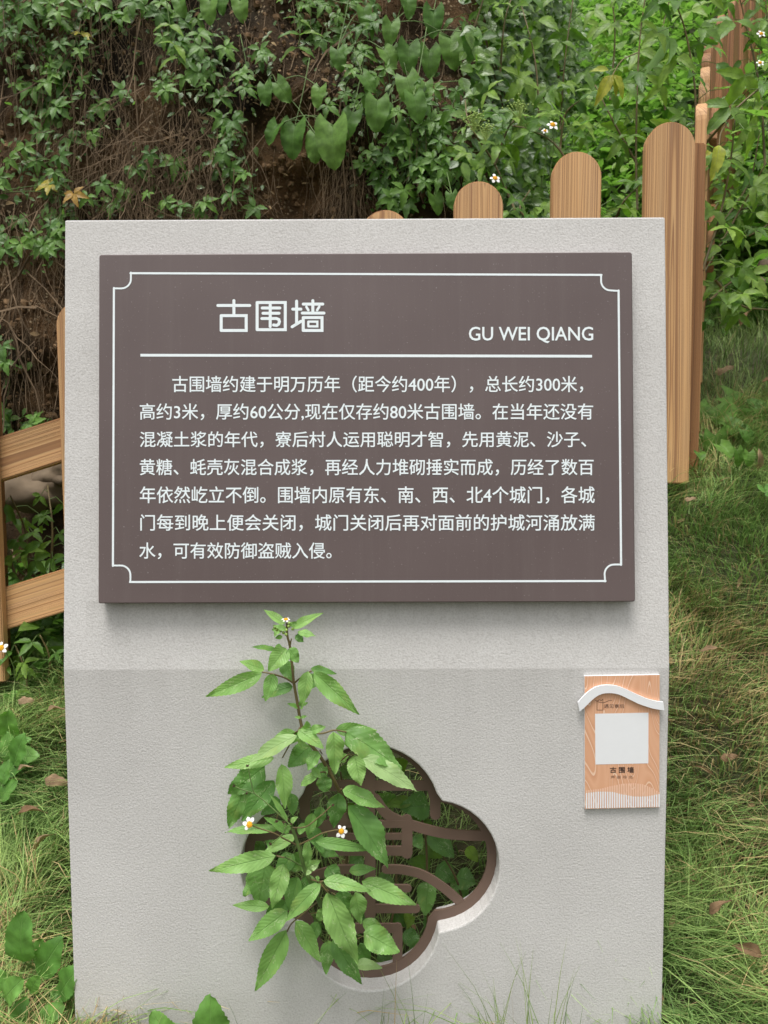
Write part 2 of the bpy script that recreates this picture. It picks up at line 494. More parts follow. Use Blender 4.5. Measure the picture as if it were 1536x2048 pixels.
M['stone'] = plain('pale_stone', (0.16, 0.12, 0.08), 0.85, 0.2, 0.3, 12)

def plate_print():
    m, nt, b = mat('woodgrain_print')
    L = nt.links.new
    tc = N(nt, 'TexCoord')
    mp = N(nt, 'Mapping'); mp.inputs['Scale'].default_value = (26, 26, 6); L(tc.outputs['Object'], mp.inputs[0])
    n1 = N(nt, 'TexNoise', Scale=1.0, Detail=1.0, Distortion=0.6); L(mp.outputs[0], n1.inputs['Vector'])
    ph = mathn(nt, 'FRACT', mathn(nt, 'MULTIPLY', n1.outputs[0], 13.0))
    r = ramp(nt, [(0.0, (0.70, 0.36, 0.21)), (0.5, (0.76, 0.43, 0.265)), (0.86, (0.66, 0.33, 0.19)), (0.9, (0.86, 0.62, 0.46)), (0.97, (0.82, 0.54, 0.37)), (1.0, (0.70, 0.36, 0.21))])
    L(ph, r.inputs[0]); L(r.outputs[0], b.inputs['Base Color'])
    b.inputs['Roughness'].default_value = 0.5
    return m
M['plate'] = plate_print()

def earth():
    m, nt, b = mat('earth')
    L = nt.links.new
    tc = N(nt, 'TexCoord')
    n1 = N(nt, 'TexNoise', Scale=3.2, Detail=8.0, Roughness=0.65); L(tc.outputs['Object'], n1.inputs['Vector'])
    r = ramp(nt, [(0.34, (0.012, 0.008, 0.005)), (0.48, (0.045, 0.028, 0.014)), (0.60, (0.115, 0.065, 0.030)), (0.75, (0.18, 0.115, 0.062))])
    L(n1.outputs[0], r.inputs[0])
    v = N(nt, 'TexVoronoi', Scale=62.0); L(tc.outputs['Object'], v.inputs['Vector'])
    pr = ramp(nt, [(0.22, (1, 1, 1)), (0.34, (0, 0, 0))]); L(v.outputs[0], pr.inputs[0])
    n2 = N(nt, 'TexNoise', Scale=9.0, Detail=3.0); L(tc.outputs['Object'], n2.inputs['Vector'])
    msk = ramp(nt, [(0.50, (0, 0, 0)), (0.62, (1, 1, 1))]); L(n2.outputs[0], msk.inputs[0])
    c = mix(nt, mathn(nt, 'MULTIPLY', mathn(nt, 'MULTIPLY', pr.outputs[0], msk.outputs[0]), 0.85), r.outputs[0], (0.42, 0.32, 0.20))
    # near-black blotches spread by noise
    n4 = N(nt, 'TexNoise', Scale=2.1, Detail=6.0); 
    mp4 = N(nt, 'Mapping'); mp4.inputs['Location'].default_value = (4.2, 1.1, 7.7); L(tc.outputs['Object'], mp4.inputs[0]); L(mp4.outputs[0], n4.inputs['Vector'])
    mm = ramp(nt, [(0.52, (0, 0, 0)), (0.66, (1, 1, 1))]); L(n4.outputs[0], mm.inputs[0])
    c = mix(nt, mathn(nt, 'MULTIPLY', mm.outputs[0], 0.7), c, (0.020, 0.020, 0.012))
    L(c, b.inputs['Base Color'])
    b.inputs['Roughness'].default_value = 0.92
    b.inputs['Specular IOR Level'].default_value = 0.15
    n3 = N(nt, 'TexNoise', Scale=75.0, Detail=6.0, Roughness=0.7); L(tc.outputs['Object'], n3.inputs['Vector'])
    bp = N(nt, 'Bump', Strength=0.9, Distance=0.012); L(mathn(nt, 'ADD', n3.outputs[0], mathn(nt, 'MULTIPLY', pr.outputs[0], 0.3)), bp.inputs['Height']); L(bp.outputs[0], b.inputs['Normal'])
    return m
M['earth'] = earth()

def soil():
    m, nt, b = mat('lawn_soil')
    L = nt.links.new
    tc = N(nt, 'TexCoord')
    n1 = N(nt, 'TexNoise', Scale=4.0, Detail=8.0, Roughness=0.7); L(tc.outputs['Object'], n1.inputs['Vector'])
    r = ramp(nt, [(0.35, (0.030, 0.040, 0.014)), (0.5, (0.055, 0.062, 0.022)), (0.65, (0.105, 0.085, 0.045))])
    L(n1.outputs[0], r.inputs[0]); L(r.outputs[0], b.inputs['Base Color'])
    b.inputs['Roughness'].default_value = 0.95
    n3 = N(nt, 'TexNoise', Scale=60.0, Detail=6.0); L(tc.outputs['Object'], n3.inputs['Vector'])
    bp = N(nt, 'Bump', Strength=0.8, Distance=0.02); L(n3.outputs[0], bp.inputs['Height']); L(bp.outputs[0], b.inputs['Normal'])
    return m
M['soil'] = soil()

def blade_mat():
    m, nt, b = mat('grass_blade')
    L = nt.links.new
    a = N(nt, 'Attribute', attribute_name='Col')
    L(a.outputs['Color'], b.inputs['Base Color'])
    b.inputs['Roughness'].default_value = 0.5
    b.inputs['Specular IOR Level'].default_value = 0.3
    tr = N(nt, 'BsdfTranslucent'); L(a.outputs['Color'], tr.inputs[0])
    ms = N(nt, 'MixShader'); ms.inputs[0].default_value = 0.25
    L(b.outputs[0], ms.inputs[1]); L(tr.outputs[0], ms.inputs[2])
    L(ms.outputs[0], nt.nodes['Material Output'].inputs[0])
    return m
M['blade'] = blade_mat()
M['litter'] = leafmat('dry_litter', (0.10, 0.06, 0.03), (0.34, 0.24, 0.13), under=(0.28, 0.20, 0.12), attr=True, veins=4, trans=0.1, rough=0.8, vein_c=(0.2, 0.13, 0.08), spec=0.1)
M['clod'] = plain('earth_crumbs', (0.15, 0.095, 0.052), 0.95, 0.1, 0.6, 30)


# ------------------------------------------------------------------ ground
FY = 1.81
def sstep(a, b, x):
    t = np.clip((x - a) / (b - a), 0, 1)
    return t * t * (3 - 2 * t)
def H(x, y):
    x = np.asarray(x, dtype=float); y = np.asarray(y, dtype=float)
    xc = np.clip(x, -6, 9)
    Fx = 0.205 + 0.317 * (np.clip(xc, -1.2, 9) + 0.88)
    t = np.clip((y - 1.06) / (FY - 1.06), 0, 1)
    t = 0.75 * t + 0.25 * t * t * (3 - 2 * t)
    back = 0.47 * np.clip(y - FY, 0, 60) + 0.5 * np.clip(y - 3.0, 0, 60)
    back = 12 * (1 - np.exp(-back / 12))
    bump = 0.012 * np.sin(7 * x + 1.3 * np.sin(5 * y)) + 0.010 * np.sin(11 * y + 2 * np.sin(6 * x)) + 0.006 * np.sin(23 * x + 17 * y)
    return Fx * t + back + bump * np.clip((np.hypot(x, y - 1.0) - 0.1) / 0.5, 0.15, 1)

def axis(fine0, fine1, step, far):
    a = list(np.arange(fine0, fine1 + 1e-6, step))
    d, x = step, fine1
    while x < far: d *= 1.35; x += d; a.append(x)
    d, x = step, fine0; lo = []
    while x > -far: d *= 1.35; x -= d; lo.append(x)
    return np.array(lo[::-1] + a)
gx = axis(-1.6, 2.2, 0.035, 120); gy = axis(0.2, 4.4, 0.035, 120)
X, Yg = np.meshgrid(gx, gy)
V = np.stack([X.ravel(), Yg.ravel(), H(X, Yg).ravel()], 1)
nx, ny = len(gx), len(gy)
i = np.arange(ny - 1)[:, None] * nx + np.arange(nx - 1)[None]
Q = np.stack([i, i + 1, i + nx + 1, i + nx], -1).reshape(-1, 4)
tag(link('ground', np_mesh('ground', V, Q, M['soil'])), kind='structure')

# earth bank: near vertical cut face behind the fence, turning back to the right
def bank_pt(x, s):
    y = 2.36 + 0.13 * (s - 0.6)
    if x > 0.30: y += (x - 0.30) * 2.3
    p = Vector((x * 1.9, s * 1.9, 3.1))
    d = mnoise.fractal(p, 1.0, 2.0, 5) * 0.13 + mnoise.fractal(p * 5, 0.9, 2.0, 4) * 0.035
    y += d + 0.05 * math.sin(x * 2.1)
    z = s
    if s > 3.0: y += (s - 3.0) * 3; z = 3.0 + (s - 3.0) * 0.3
    return Vector((x, y, z))
nbx, nbs = 210, 130
V = []
for a in range(nbs):
    s = 0.15 + 3.6 * a / (nbs - 1)
    for c in range(nbx):
        V.append(bank_pt(-3.2 + 4.4 * c / (nbx - 1), s))
i = np.arange(nbs - 1)[:, None] * nbx + np.arange(nbx - 1)[None]
Q = np.stack([i, i + 1, i + nbx + 1, i + nbx], -1).reshape(-1, 4)
tag(link('earth_bank', np_mesh('earth_bank', np.array([tuple(v) for v in V]), Q, M['earth'])), kind='structure')


# ------------------------------------------------------------------ sign stand
S0 = Vector((-0.02444, 1.00537, 0.80 - 0.27782))    # middle of the crease, front face
YAW, TILT = -0.003388, 0.0860
HU, HL, HW, TH = 0.5984, S0.z + 0.01, 0.400, 0.060
SR = Matrix.Rotation(YAW, 3, 'Z')
SX = SR @ Vector((1, 0, 0))
UU = SR @ Vector((0, math.sin(TILT), math.cos(TILT)))     # up along upper face
UN = SR @ Vector((0, -math.cos(TILT), math.sin(TILT)))    # out of upper face
LN = SR @ Vector((0, -1, 0))
ZV = Vector((0, 0, 1))
stand = root('information_stand', Vector((S0.x, S0.y, 0)), 'pale grey rendered sign stand with bent face, quatrefoil opening and brown plaque', 'sign stand')
SMW = Matrix.Translation(S0) @ SR.to_4x4()
def sl(px, py, off=0.0):           # pixel -> point of the stand face, off metres out of it
    p = hit(px, py, S0, UN)
    if (p - S0).dot(UU) < 0: 
        p = hit(px, py, S0, LN)
        return p + LN * off
    return p + UN * off
def toward(px, py, off):           # same pixel, but off metres nearer than the face
    p = sl(px, py)
    d = (CAM - p).normalized()
    return p + d * off

# quatrefoil hole in lower face coordinates (x along SX, z up), pixel metrics there
def lo2(px, py, off=0.0):
    p = hit(px, py, S0 + LN * off, LN)
    return (p - S0).dot(SX), (p - S0).z
def quatrefoil(dr=0.0):
    cs = [((740, 1632), 141 + dr), ((868, 1733), 131 + dr), ((740, 1843), 139 + dr), ((612, 1733), 131 + dr)]
    c0 = Vector((740, 1737))
    pts = []
    for k in range(4):
        (cx, cy), r = cs[k]
        ps, pn = cs[k - 1], cs[(k + 1) % 4]
        mid = math.atan2(cy - c0.y, cx - c0.x)
        for j in range(-60, 61):
            a = mid + j * math.pi / 60
            q = Vector((cx + r * math.cos(a), cy + r * math.sin(a)))
            if abs(j) < 50 and (q - c0).length > 118 + dr and all((q - Vector(o[0])).length >= o[1] - 0.5 for o in (ps, pn)) and j % 3 == 0:
                pts.append(q)
    return pts
qf = [lo2(p.x, p.y) for p in quatrefoil()]
from mathutils.geometry import tessellate_polygon
def slab():
    out = [(-HW, -HL), (HW, -HL), (HW, 0), (-HW, 0)]
    nb = len(qf)
    # front lower with hole (local coords x, y(depth), z)
    V, Fc = [], []
    def cap(y, flip):
        o = len(V)
        P = [Vector((x, y, z)) for x, z in out] + [Vector((x, y, z)) for x, z in qf]
        tri = tessellate_polygon([[Vector((x, z, 0)) for x, z in out], [Vector((x, z, 0)) for x, z in qf]])
        V.extend(P)
        for t in tri:
            q = tuple(o + k for k in t)
            a, b, c = (V[k] for k in q)
            nrm = (b - a).cross(c - a)
            if (nrm.y > 0) != flip: q = tuple(reversed(q))
            Fc.append(q)
        return o
    f0 = cap(0.0, False); b0 = cap(TH, True)
    for k in range(nb):                         # hole walls
        j = (k + 1) % nb
        Fc.append((f0 + 4 + k, f0 + 4 + j, b0 + 4 + j, b0 + 4 + k))
    # upper block
    o = len(V)
    ty, tz = HU * math.sin(TILT), HU * math.cos(TILT)
    for y0, dy in ((0, 0), (TH, 0)):
        V.extend([Vector((-HW, y0, 0)), Vector((HW, y0, 0)), Vector((HW, y0 + ty, tz)), Vector((-HW, y0 + ty, tz))])
    Fc.append((o, o + 1, o + 2, o + 3)); Fc.append((o + 7, o + 6, o + 5, o + 4))
    Fc.append((o + 3, o + 2, o + 6, o + 7))
    Fc.append((o + 1, o + 5, o + 6, o + 2)); Fc.append((o, o + 3, o + 7, o + 4))
    Fc.append((f0, f0 + 3, b0 + 3, b0)); Fc.append((f0 + 1, b0 + 1, b0 + 2, f0 + 2)); Fc.append((f0, b0, b0 + 1, f0 + 1))
    return V, Fc
V, Fc = slab()
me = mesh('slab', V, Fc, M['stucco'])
import bmesh
bm = bmesh.new(); bm.from_mesh(me)
bmesh.ops.remove_doubles(bm, verts=bm.verts, dist=1e-5)
bmesh.ops.recalc_face_normals(bm, faces=bm.faces)
ed = [e for e in bm.edges if len(e.link_faces) == 2 and e.calc_face_angle(0) > 0.25 and abs(e.verts[0].co.z + e.verts[1].co.z) > 1e-4]
bmesh.ops.bevel(bm, geom=ed, offset=0.0022, segments=2, affect='EDGES', profile=0.5)
bm.to_mesh(me); bm.free()
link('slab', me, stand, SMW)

# plaque: flat box on the upper face
PC = [hit(px, py, S0 + UN * 0.021, UN) for px, py in ((197.5, 505.5), (1263.5, 507.5), (1271.5, 1203), (197, 1207.5))]
def up2(p): return ((p - S0).dot(SX), (p - S0).dot(UU))
pc2 = [up2(p) for p in PC]
x0 = (pc2[0][0] + pc2[3][0]) / 2; x1 = (pc2[1][0] + pc2[2][0]) / 2
z1 = (pc2[0][1] + pc2[1][1]) / 2; z0 = (pc2[2][1] + pc2[3][1]) / 2
def rrect(x0, z0, x1, z1, r, n=4):
    o = []
    for cx, cz, a0 in ((x1 - r, z0 + r, -90), (x1 - r, z1 - r, 0), (x0 + r, z1 - r, 90), (x0 + r, z0 + r, 180)):
        for k in range(n + 1):
            a = R(a0 + 90 * k / n); o.append((cx + r * math.cos(a), cz + r * math.sin(a)))
    return o
PL = 0.021
def upf(x, z, y): return S0 + SX * x + UU * z + UN * y
V, Fc = prism(rrect(x0, z0, x1, z1, 0.003), lambda x, y, z: Vector((x, z, y)), 0.0, PL, 0.0012)
PM = Matrix((SX, -UN * -1, UU)).transposed()       # columns: x, out, up
PMW = Matrix.Translation(S0) @ Matrix((SX, UN, UU)).transposed().to_4x4()
def flipf(Fc): return [tuple(reversed(f)) for f in Fc]
plaque = link('plaque', mesh('plaque', V, flipf(Fc), M['plaque']), stand, PMW)

_lay = [0]
def plane_map(P, Nn, Xa, Ua):
    def f(px, py):
        q = hit(px, py, P, Nn) - P
        return q.dot(Xa), q.dot(Ua)
    return f
pmap = plane_map(S0 + UN * PL, UN, SX, UU)       # print plane of the plaque
def flat_mesh(name, polys, parent, mw, y0, material, dz=0.00002):
    """polys: list of 2D outlines in plane coordinates; each laid a hair above the last"""
    V, Fc = [], []
    for k, ol in enumerate(polys):
        o = len(V)
        yy = y0 + dz * (k % 12)
        V += [(p[0], yy, p[1]) for p in ol]
        for t in tessellate_polygon([[Vector((p[0], p[1], 0)) for p in ol]]):
            a, b, c = (Vector((*ol[q], 0)) for q in t)
            s_ = (b - a).cross(c - a).z
            Fc.append(tuple(o + q for q in (t if s_ < 0 else reversed(t))))
    return link(name, mesh(name, V, Fc, material), parent, mw)
def strokes(name, paths, wd, parent, mw, fmap, y0, material, cap=6):
    k = (Vector(fmap(801, 1000 if fmap is pmap else 1600)) - Vector(fmap(701, 1000 if fmap is pmap else 1600))).length / 100
    polys = []
    for pth in paths:
        w_ = wd
        if isinstance(pth, tuple): pth, w_ = pth
        polys.append(ribbon([fmap(*p) for p in pth], w_ * k, cap=cap))
    return flat_mesh(name, polys, parent, mw, y0, material)

# border line with scooped corners
def corner(cx, cy, r, a0, a1, n=8):
    return [(cx + r * math.cos(R(a0 + (a1 - a0) * k / n)), cy + r * math.sin(R(a0 + (a1 - a0) * k / n))) for k in range(n + 1)]
tl = [(262, 545)] + corner(243, 557, 19, 0, 90) + [(228, 577)]
tl = [(262, 545), (262, 557)] + corner(243, 558, 19, 0, 90)[1:] + [(228, 577)]
tr = [(1202, 550), (1202, 562)] + corner(1221, 562, 19, 180, 90)[1:] + [(1237, 582)]
bl = [(226, 1131), (240, 1131)] + corner(242, 1150, 19, -90, 0)[1:] + [(261, 1164)]
br = [(1242, 1129), (1228, 1129)] + corner(1228, 1148, 19, -90, -180)[1:] + [(1210, 1163)]
border = [[(261, 546.5), (1203, 550)], [(228, 576), (226, 1132)], [(1237, 581), (1242, 1130)], [(260, 1164), (1211, 1162)]]
strokes('border_line', [(b_, 4.2) for b_ in border] + [(b_, 3.6) for b_ in (tl, tr, bl, br)], 4.2, plaque, PMW, pmap, PL + 0.0003, M['white'], cap=2)
strokes('divider_line', [[(281, 710.5), (1184, 712.5)]], 5.4, plaque, PMW, pmap, PL + 0.0003, M['white'], cap=0)

# title in hand-built round strokes (source crop coordinates, 2.56 px per photo px)
def T(l): return [(180 + x / 2.56, 490 + y / 2.56) for x, y in l]
title = [
 T([(655, 310), (818, 310)]), T([(737, 285), (737, 360)]),
 T([(672, 362), (800, 362), (800, 438), (672, 438)]), T([(672, 438), (672, 362)]),
 T([(856, 295), (1000, 295), (1000, 434), (856, 434)]), T([(856, 434), (856, 295)]),
 T([(882, 323), (972, 323)]), T([(886, 350), (968, 350)]),
 T([(880, 377), (955, 377), (967, 382), (970, 393), (966, 406), (956, 412), (940, 410)]), T([(923, 306), (923, 418)]),
 T([(1058, 288), (1058, 398)]), T([(1038, 329), (1080, 329)]), T([(1035, 419), (1060, 404), (1080, 391)]),
 T([(1092, 303), (1192, 303)]), T([(1141, 285), (1141, 347)]), (T([(1108, 317), (1118, 334)]), 5), (T([(1174, 316), (1163, 334)]), 5), T([(1087, 349), (1198, 349)]),
 T([(1092, 372), (1188, 372), (1188, 438), (1092, 438)]), T([(1092, 438), (1092, 372)]), (T([(1118, 393), (1164, 393), (1164, 417), (1118, 417)]), 4.6), (T([(1118, 417), (1118, 393)]), 4.6),
]
strokes('title_characters', title, 6.0, plaque, PMW, pmap, PL + 0.0003, M['white'])

def text_mesh(body, offset=0.0):
    c = bpy.data.curves.new('t', 'FONT')
    c.body = body; c.offset = offset; c.resolution_u = 3
    o = bpy.data.objects.new('t', c); COL.objects.link(o)
    bpy.context.view_layer.update()
    m_ = bpy.data.meshes.new_from_object(o.evaluated_get(bpy.context.evaluated_depsgraph_get()))
    V = np.array([v.co[:2] for v in m_.vertices]); Fc = [tuple(p.vertices) for p in m_.polygons]
    bpy.data.objects.remove(o); bpy.data.curves.remove(c); bpy.data.meshes.remove(m_)
    return V, Fc
def write(name, body, xa, xb, yt, yb, parent, mw, fmap, y0, material, offset=0.012, slant=0.0, cjk=True):
    """fit the ink box of the text to the pixel box xa..xb, yt..yb (bottom right drops by slant)"""
    V, F0 = text_mesh(body)
    lo, hi = V.min(0), V.max(0)
    if cjk: lo[1], hi[1] = -0.075, 0.845
    out, Fc = [], []
    sh = [(0, 0)] if offset <= 0 else [(offset * math.cos(a * math.pi / 3), offset * math.sin(a * math.pi / 3)) for a in range(6)]
    for k, (ox, oy) in enumerate(sh):
        o = len(out)
        for x, y in V:
            u = (x + ox - lo[0]) / (hi[0] - lo[0]); v = (y + oy - lo[1]) / (hi[1] - lo[1])
            a, c = fmap(xa + (xb - xa) * u, yb + (yt - yb) * v + slant * u)
            out.append((a, y0 + k * 0.00002, c))
        Fc += [tuple(i + o for i in f) for f in F0]
    return link(name, mesh(name, out, Fc, material), parent, mw)
LINES = [
 ('古围墙约建于明万历年（距今约400年），总长约300米，', 345, 1166, 752, 784),
 ('高约3米，厚约60公分,现在仅存约80米古围墙。在当年还没有', 280, 1186, 807, 839),
 ('混凝土浆的年代，寮后村人运用聪明才智，先用黄泥、沙子、', 280, 1172, 863, 894),
 ('黄糖、蚝壳灰混合成浆，再经人力堆砌捶实而成，历经了数百', 280, 1187, 918, 950),
 ('年依然屹立不倒。围墙内原有东、南、西、北4个城门，各城', 280, 1189, 973, 1006),
 ('门每到晚上便会关闭，城门关闭后再对面前的护城河涌放满', 281, 1189, 1029, 1061),
 ('水，可有效防御盗贼入侵。', 279, 663, 1085, 1117)]
for body, xa, xb, yt, yb in LINES:
    write('text_line', body, xa, xb, yt, yb, plaque, PMW, pmap, PL + 0.0003, M['white'], 0.009)
write('pinyin_heading', 'GU WEI QIANG', 938, 1186, 654, 686, plaque, PMW, pmap, PL + 0.0003, M['white'], 0.012, cjk=False)

# grille: flat brown sheet set back in the opening
LMW = Matrix.Translation(S0) @ Matrix((SX, LN, ZV)).transposed().to_4x4()
GB = -0.028      # front of the grille sits this far behind the face
gm = plane_map(S0 + LN * GB, LN, SX, ZV)
def G7(l): return [(700 + x / 4.267, 1480 + y / 4.267) for x, y in l]
gk = (Vector(gm(801, 1700)) - Vector(gm(701, 1700))).length / 100
def mir(l): return [(1480 - x, y) for x, y in l]
half = [
 (G7([(180, 392), (690, 390)]), 20), (G7([(728, 440), (728, 640)]), 21),
 ([(750, 1597), (772, 1627), (801, 1643), (841, 1656), (887, 1667), (930, 1671), (975, 1672)], 20),
 ([(825 - 11, 1640), (825 - 11, 1711 - 4)], 22), ([(740, 1648), (815, 1648)], 15), ([(740, 1673.5), (815, 1673.5)], 13), ([(740, 1702), (815, 1702)], 19),
 ([(772, 1739), (805, 1740), (845, 1750), (883, 1773), (911, 1796), (930, 1815)], 18),
 ([(740, 1777), (816, 1777)], 15), ([(740, 1818), (832, 1818)], 18),
 ([(740, 1857), (795, 1857)], 19), ([(795, 1856), (795, 1945)], 20)]
paths = []
for p, w_ in half:
    paths += [(p, w_), (mir(p), w_)]
paths += [([(740, 1515), (740, 1650)], 20), ([(740, 1700), (740, 1830)], 22)]
grille = None
parts = []
for k, (p, w_) in enumerate(paths):
    if abs(p[0][0] - 740) < 1 and abs(p[-1][0] - 740) > 1 or True:
        pp = smooth_path([Vector((*gm(*q), 0)) for q in p], 4) if len(p) > 3 else [Vector((*gm(*q), 0)) for q in p]
        ol = ribbon([(v.x, v.y) for v in pp], w_ * gk, cap=3)
        parts.append(prism(ol[::-1], lambda x, y, z: Vector((x, z, y)), -0.003, 0.00012 * (k % 9), 0.0))
# ring: outer slightly larger than the hole, inner scaled
inner = [lo2(p.x, p.y) for p in quatrefoil(-19)]
n = len(inner)
oc = quatrefoil(2.5)
acc = [0.0]
for k in range(len(oc)): acc.append(acc[-1] + (oc[(k + 1) % len(oc)] - oc[k]).length)
outer = []
icn = quatrefoil(-19)
for p in icn:               # nearest point of the outer outline, so both loops run together
    best = min(range(len(oc)), key=lambda k: (oc[k] - p).length)
    outer.append(lo2(oc[best].x, oc[best].y))
V = []
for ring, yy in ((outer, 0.0013), (inner, 0.0013), (inner, -0.003), (outer, -0.003)):
    V += [Vector((p[0], yy, p[1])) for p in ring]
Fc = []
for r_ in range(4):
    for k in range(n):
        j = (k + 1) % n
        Fc.append((r_ * n + k, r_ * n + j, ((r_ + 1) % 4) * n + j, ((r_ + 1) % 4) * n + k))
parts.append((V, Fc))
V, Fc = join(parts)
gmesh = mesh('grille', V, Fc, M['grille'])
bm = bmesh.new(); bm.from_mesh(gmesh); bmesh.ops.recalc_face_normals(bm, faces=bm.faces); bm.to_mesh(gmesh); bm.free()
link('grille', gmesh, stand, Matrix.Translation(S0 + LN * GB) @ Matrix((SX, LN, ZV)).transposed().to_4x4())

# small guide plate with the wave
def C8(l): return [(1136 + x / 6.4, 1320 + y / 6.4) for x, y in l]
GPT = 0.005
gp_map = plane_map(S0 + LN * GPT, LN, SX, ZV)
ol = [gp_map(*p) for p in C8([(216, 1908), (1168, 1885), (1174, 190), (212, 207)])]
V, Fc = prism(ol, lambda x, y, z: Vector((x, z, y)), 0.0003, GPT, 0.0)
plate_me = mesh('guide_plate', V, flipf(Fc), [M['plate'], M['ribbon']])
for p in plate_me.polygons:
    if len(p.vertices) == 4 and abs(p.normal.y) < 0.5: p.material_index = 1
gplate = link('guide_plate', plate_me, stand, LMW)
top = C8([(130, 545), (180, 487), (235, 430), (295, 382), (350, 350), (400, 334), (450, 325), (505, 321), (560, 323), (620, 332), (680, 350), (740, 374), (800, 402), (875, 438), (950, 470), (1015, 498), (1080, 518), (1150, 532), (1220, 540)])
bot = C8([(1235, 645), (1160, 635), (1080, 620), (990, 592), (900, 560), (780, 502), (730, 476), (680, 453), (640, 440), (600, 430), (550, 424), (500, 425), (450, 431), (400, 448), (350, 478), (300, 520), (255, 566), (215, 605), (150, 660)])
rb_map = plane_map(S0 + LN * (GPT + 0.004), LN, SX, ZV)
V, Fc = [], []
tt = [rb_map(*p) for p in top]; bb = [rb_map(*p) for p in bot][::-1]
n = len(tt)
for yy in (GPT + 0.004, GPT + 0.0005):
    V += [Vector((p[0], yy, p[1])) for p in tt] + [Vector((p[0], yy, p[1])) for p in bb]
for k in range(n - 1):
    Fc.append((k, k + 1, n + k + 1, n + k)); Fc.append((2 * n + k, 3 * n + k, 3 * n + k + 1, 2 * n + k + 1))
    Fc.append((k, 2 * n + k, 2 * n + k + 1, k + 1)); Fc.append((n + k, n + k + 1, 3 * n + k + 1, 3 * n + k))
Fc.append((0, n, 3 * n, 2 * n)); Fc.append((n - 1, 3 * n - 1, 4 * n - 1, 2 * n - 1))
link('wave_ribbon', mesh('wave_ribbon', V, Fc, M['ribbon']), gplate, LMW)
Y1 = GPT + 0.0002
flat_mesh('white_panel', [[gp_map(*p) for p in C8([(345, 687), (1030, 673), (1028, 1322), (350, 1337)])]], gplate, LMW, Y1, M['ribbon'])
strokes('emblem', [C8([(372, 518), (370, 640), (446, 640), (446, 500), (425, 520), (405, 508), (380, 520)]), C8([(350, 515), (375, 530), (405, 542), (450, 546), (490, 535), (520, 519), (560, 516)])], 1.1, gplate, LMW, gp_map, Y1, M['ink_soft'], cap=1)
ax, ay = C8([(460, 565)])[0]; bx_, by_ = C8([(720, 615)])[0]
write('emblem_text', '遇见寮后', ax, bx_, ay, by_, gplate, LMW, gp_map, Y1, M['ink'], 0.0)
ax, ay = C8([(538, 1368)])[0]; bx_, by_ = C8([(842, 1442)])[0]
write('place_name', '古 围 墙', ax, bx_, ay, by_, gplate, LMW, gp_map, Y1, M['ink'], 0.02)
ax, ay = C8([(545, 1478)])[0]; bx_, by_ = C8([(830, 1518)])[0]
write('caption', '声 音 导 览', ax, bx_, ay, by_, gplate, LMW, gp_map, Y1, M['ink_soft'], 0.0)
def curve_y(pts, x):
    for (a, b_), (c, d) in zip(pts, pts[1:]):
        if a <= x <= c:
            t = (x - a) / (c - a); t = t * t * (3 - 2 * t) * 0.3 + t * 0.7
            return b_ + (d - b_) * t
    return pts[-1][1]
cu1 = [(200, 1672), (400, 1650), (560, 1610), (700, 1583), (850, 1575), (960, 1590), (1060, 1630), (1180, 1700)]
cu2 = [(200, 1705), (400, 1682), (560, 1685), (700, 1720), (850, 1745), (1000, 1745), (1180, 1712)]
pw, pp_ = [], []
x = 228
while x < 1160:
    xb = x + 19
    a, b_ = curve_y(cu1, x + 9), curve_y(cu2, x + 9)
    pp_.append([gp_map(*p) for p in C8([(x, a), (xb, a), (xb, b_), (x, b_)])])
    yb = 1899 - (x - 228) * 0.0225
    pw.append([gp_map(*p) for p in C8([(x, max(a, b_)), (xb, max(a, b_)), (xb, yb), (x, yb)])])
    x += 29.9
flat_mesh('pale_stripes', pp_, gplate, LMW, Y1, M['pale_stripe'])
flat_mesh('white_stripes', pw, gplate, LMW, Y1 + 0.0001, M['ribbon'])


# ------------------------------------------------------------------ fences
def box(w_, d, h):
    x, y = w_ / 2, d / 2
    V = [(-x, -y, 0), (x, -y, 0), (x, y, 0), (-x, y, 0), (-x, -y, h), (x, -y, h), (x, y, h), (-x, y, h)]
    return [Vector(v) for v in V], [(0, 3, 2, 1), (4, 5, 6, 7), (0, 1, 5, 4), (1, 2, 6, 5), (2, 3, 7, 6), (3, 0, 4, 7)]
def bev(me, off=0.003, seg=2, ang=0.5):
    bm = bmesh.new(); bm.from_mesh(me)
    bmesh.ops.recalc_face_normals(bm, faces=bm.faces)
    bmesh.ops.bevel(bm, geom=[e for e in bm.edges if e.calc_face_angle(0) > ang], offset=off, segments=seg, affect='EDGES')
    bm.to_mesh(me); bm.free(); return me
def picket_mesh(wd=0.111, th=0.026, h=0.813):
    r = wd / 2
    ol = [(-r, 0), (r, 0)]
    n = 16
    for k in range(n + 1):
        a = math.pi * k / n
        ol.append((r * math.cos(a), h - r + r * math.sin(a)))
    V, Fc = prism(ol, lambda x, y, z: Vector((x, -z, y)), -th / 2, th / 2)
    me = mesh('picket', V, Fc, M['wood'])
    return bev(me, 0.0025, 2, 0.6)
pk = picket_mesh()
pk_dark = pk.copy(); pk_dark.materials[0] = M['wood_dark']
front = root('wooden_fence', at(300, 1300, FY), 'light wooden picket fence stepping up the slope behind the grey sign stand', 'fence')
tops = [(-60, 668), (167, 604), (368, 543), (569, 483), (771, 423), (959.5, 366), (1149.5, 307), (1341, 248)]
SLP = math.atan(0.305)
for k, (px, py) in enumerate(tops):
    t = at(px, py, FY)
    mw = Matrix.Translation(t - Vector((0, 0, 0.813))) @ Matrix.Rotation(random.uniform(-0.02, 0.02), 4, 'Z') @ Matrix.Rotation(random.uniform(-0.006, 0.006), 4, 'Y')
    link('picket', pk, front, mw)
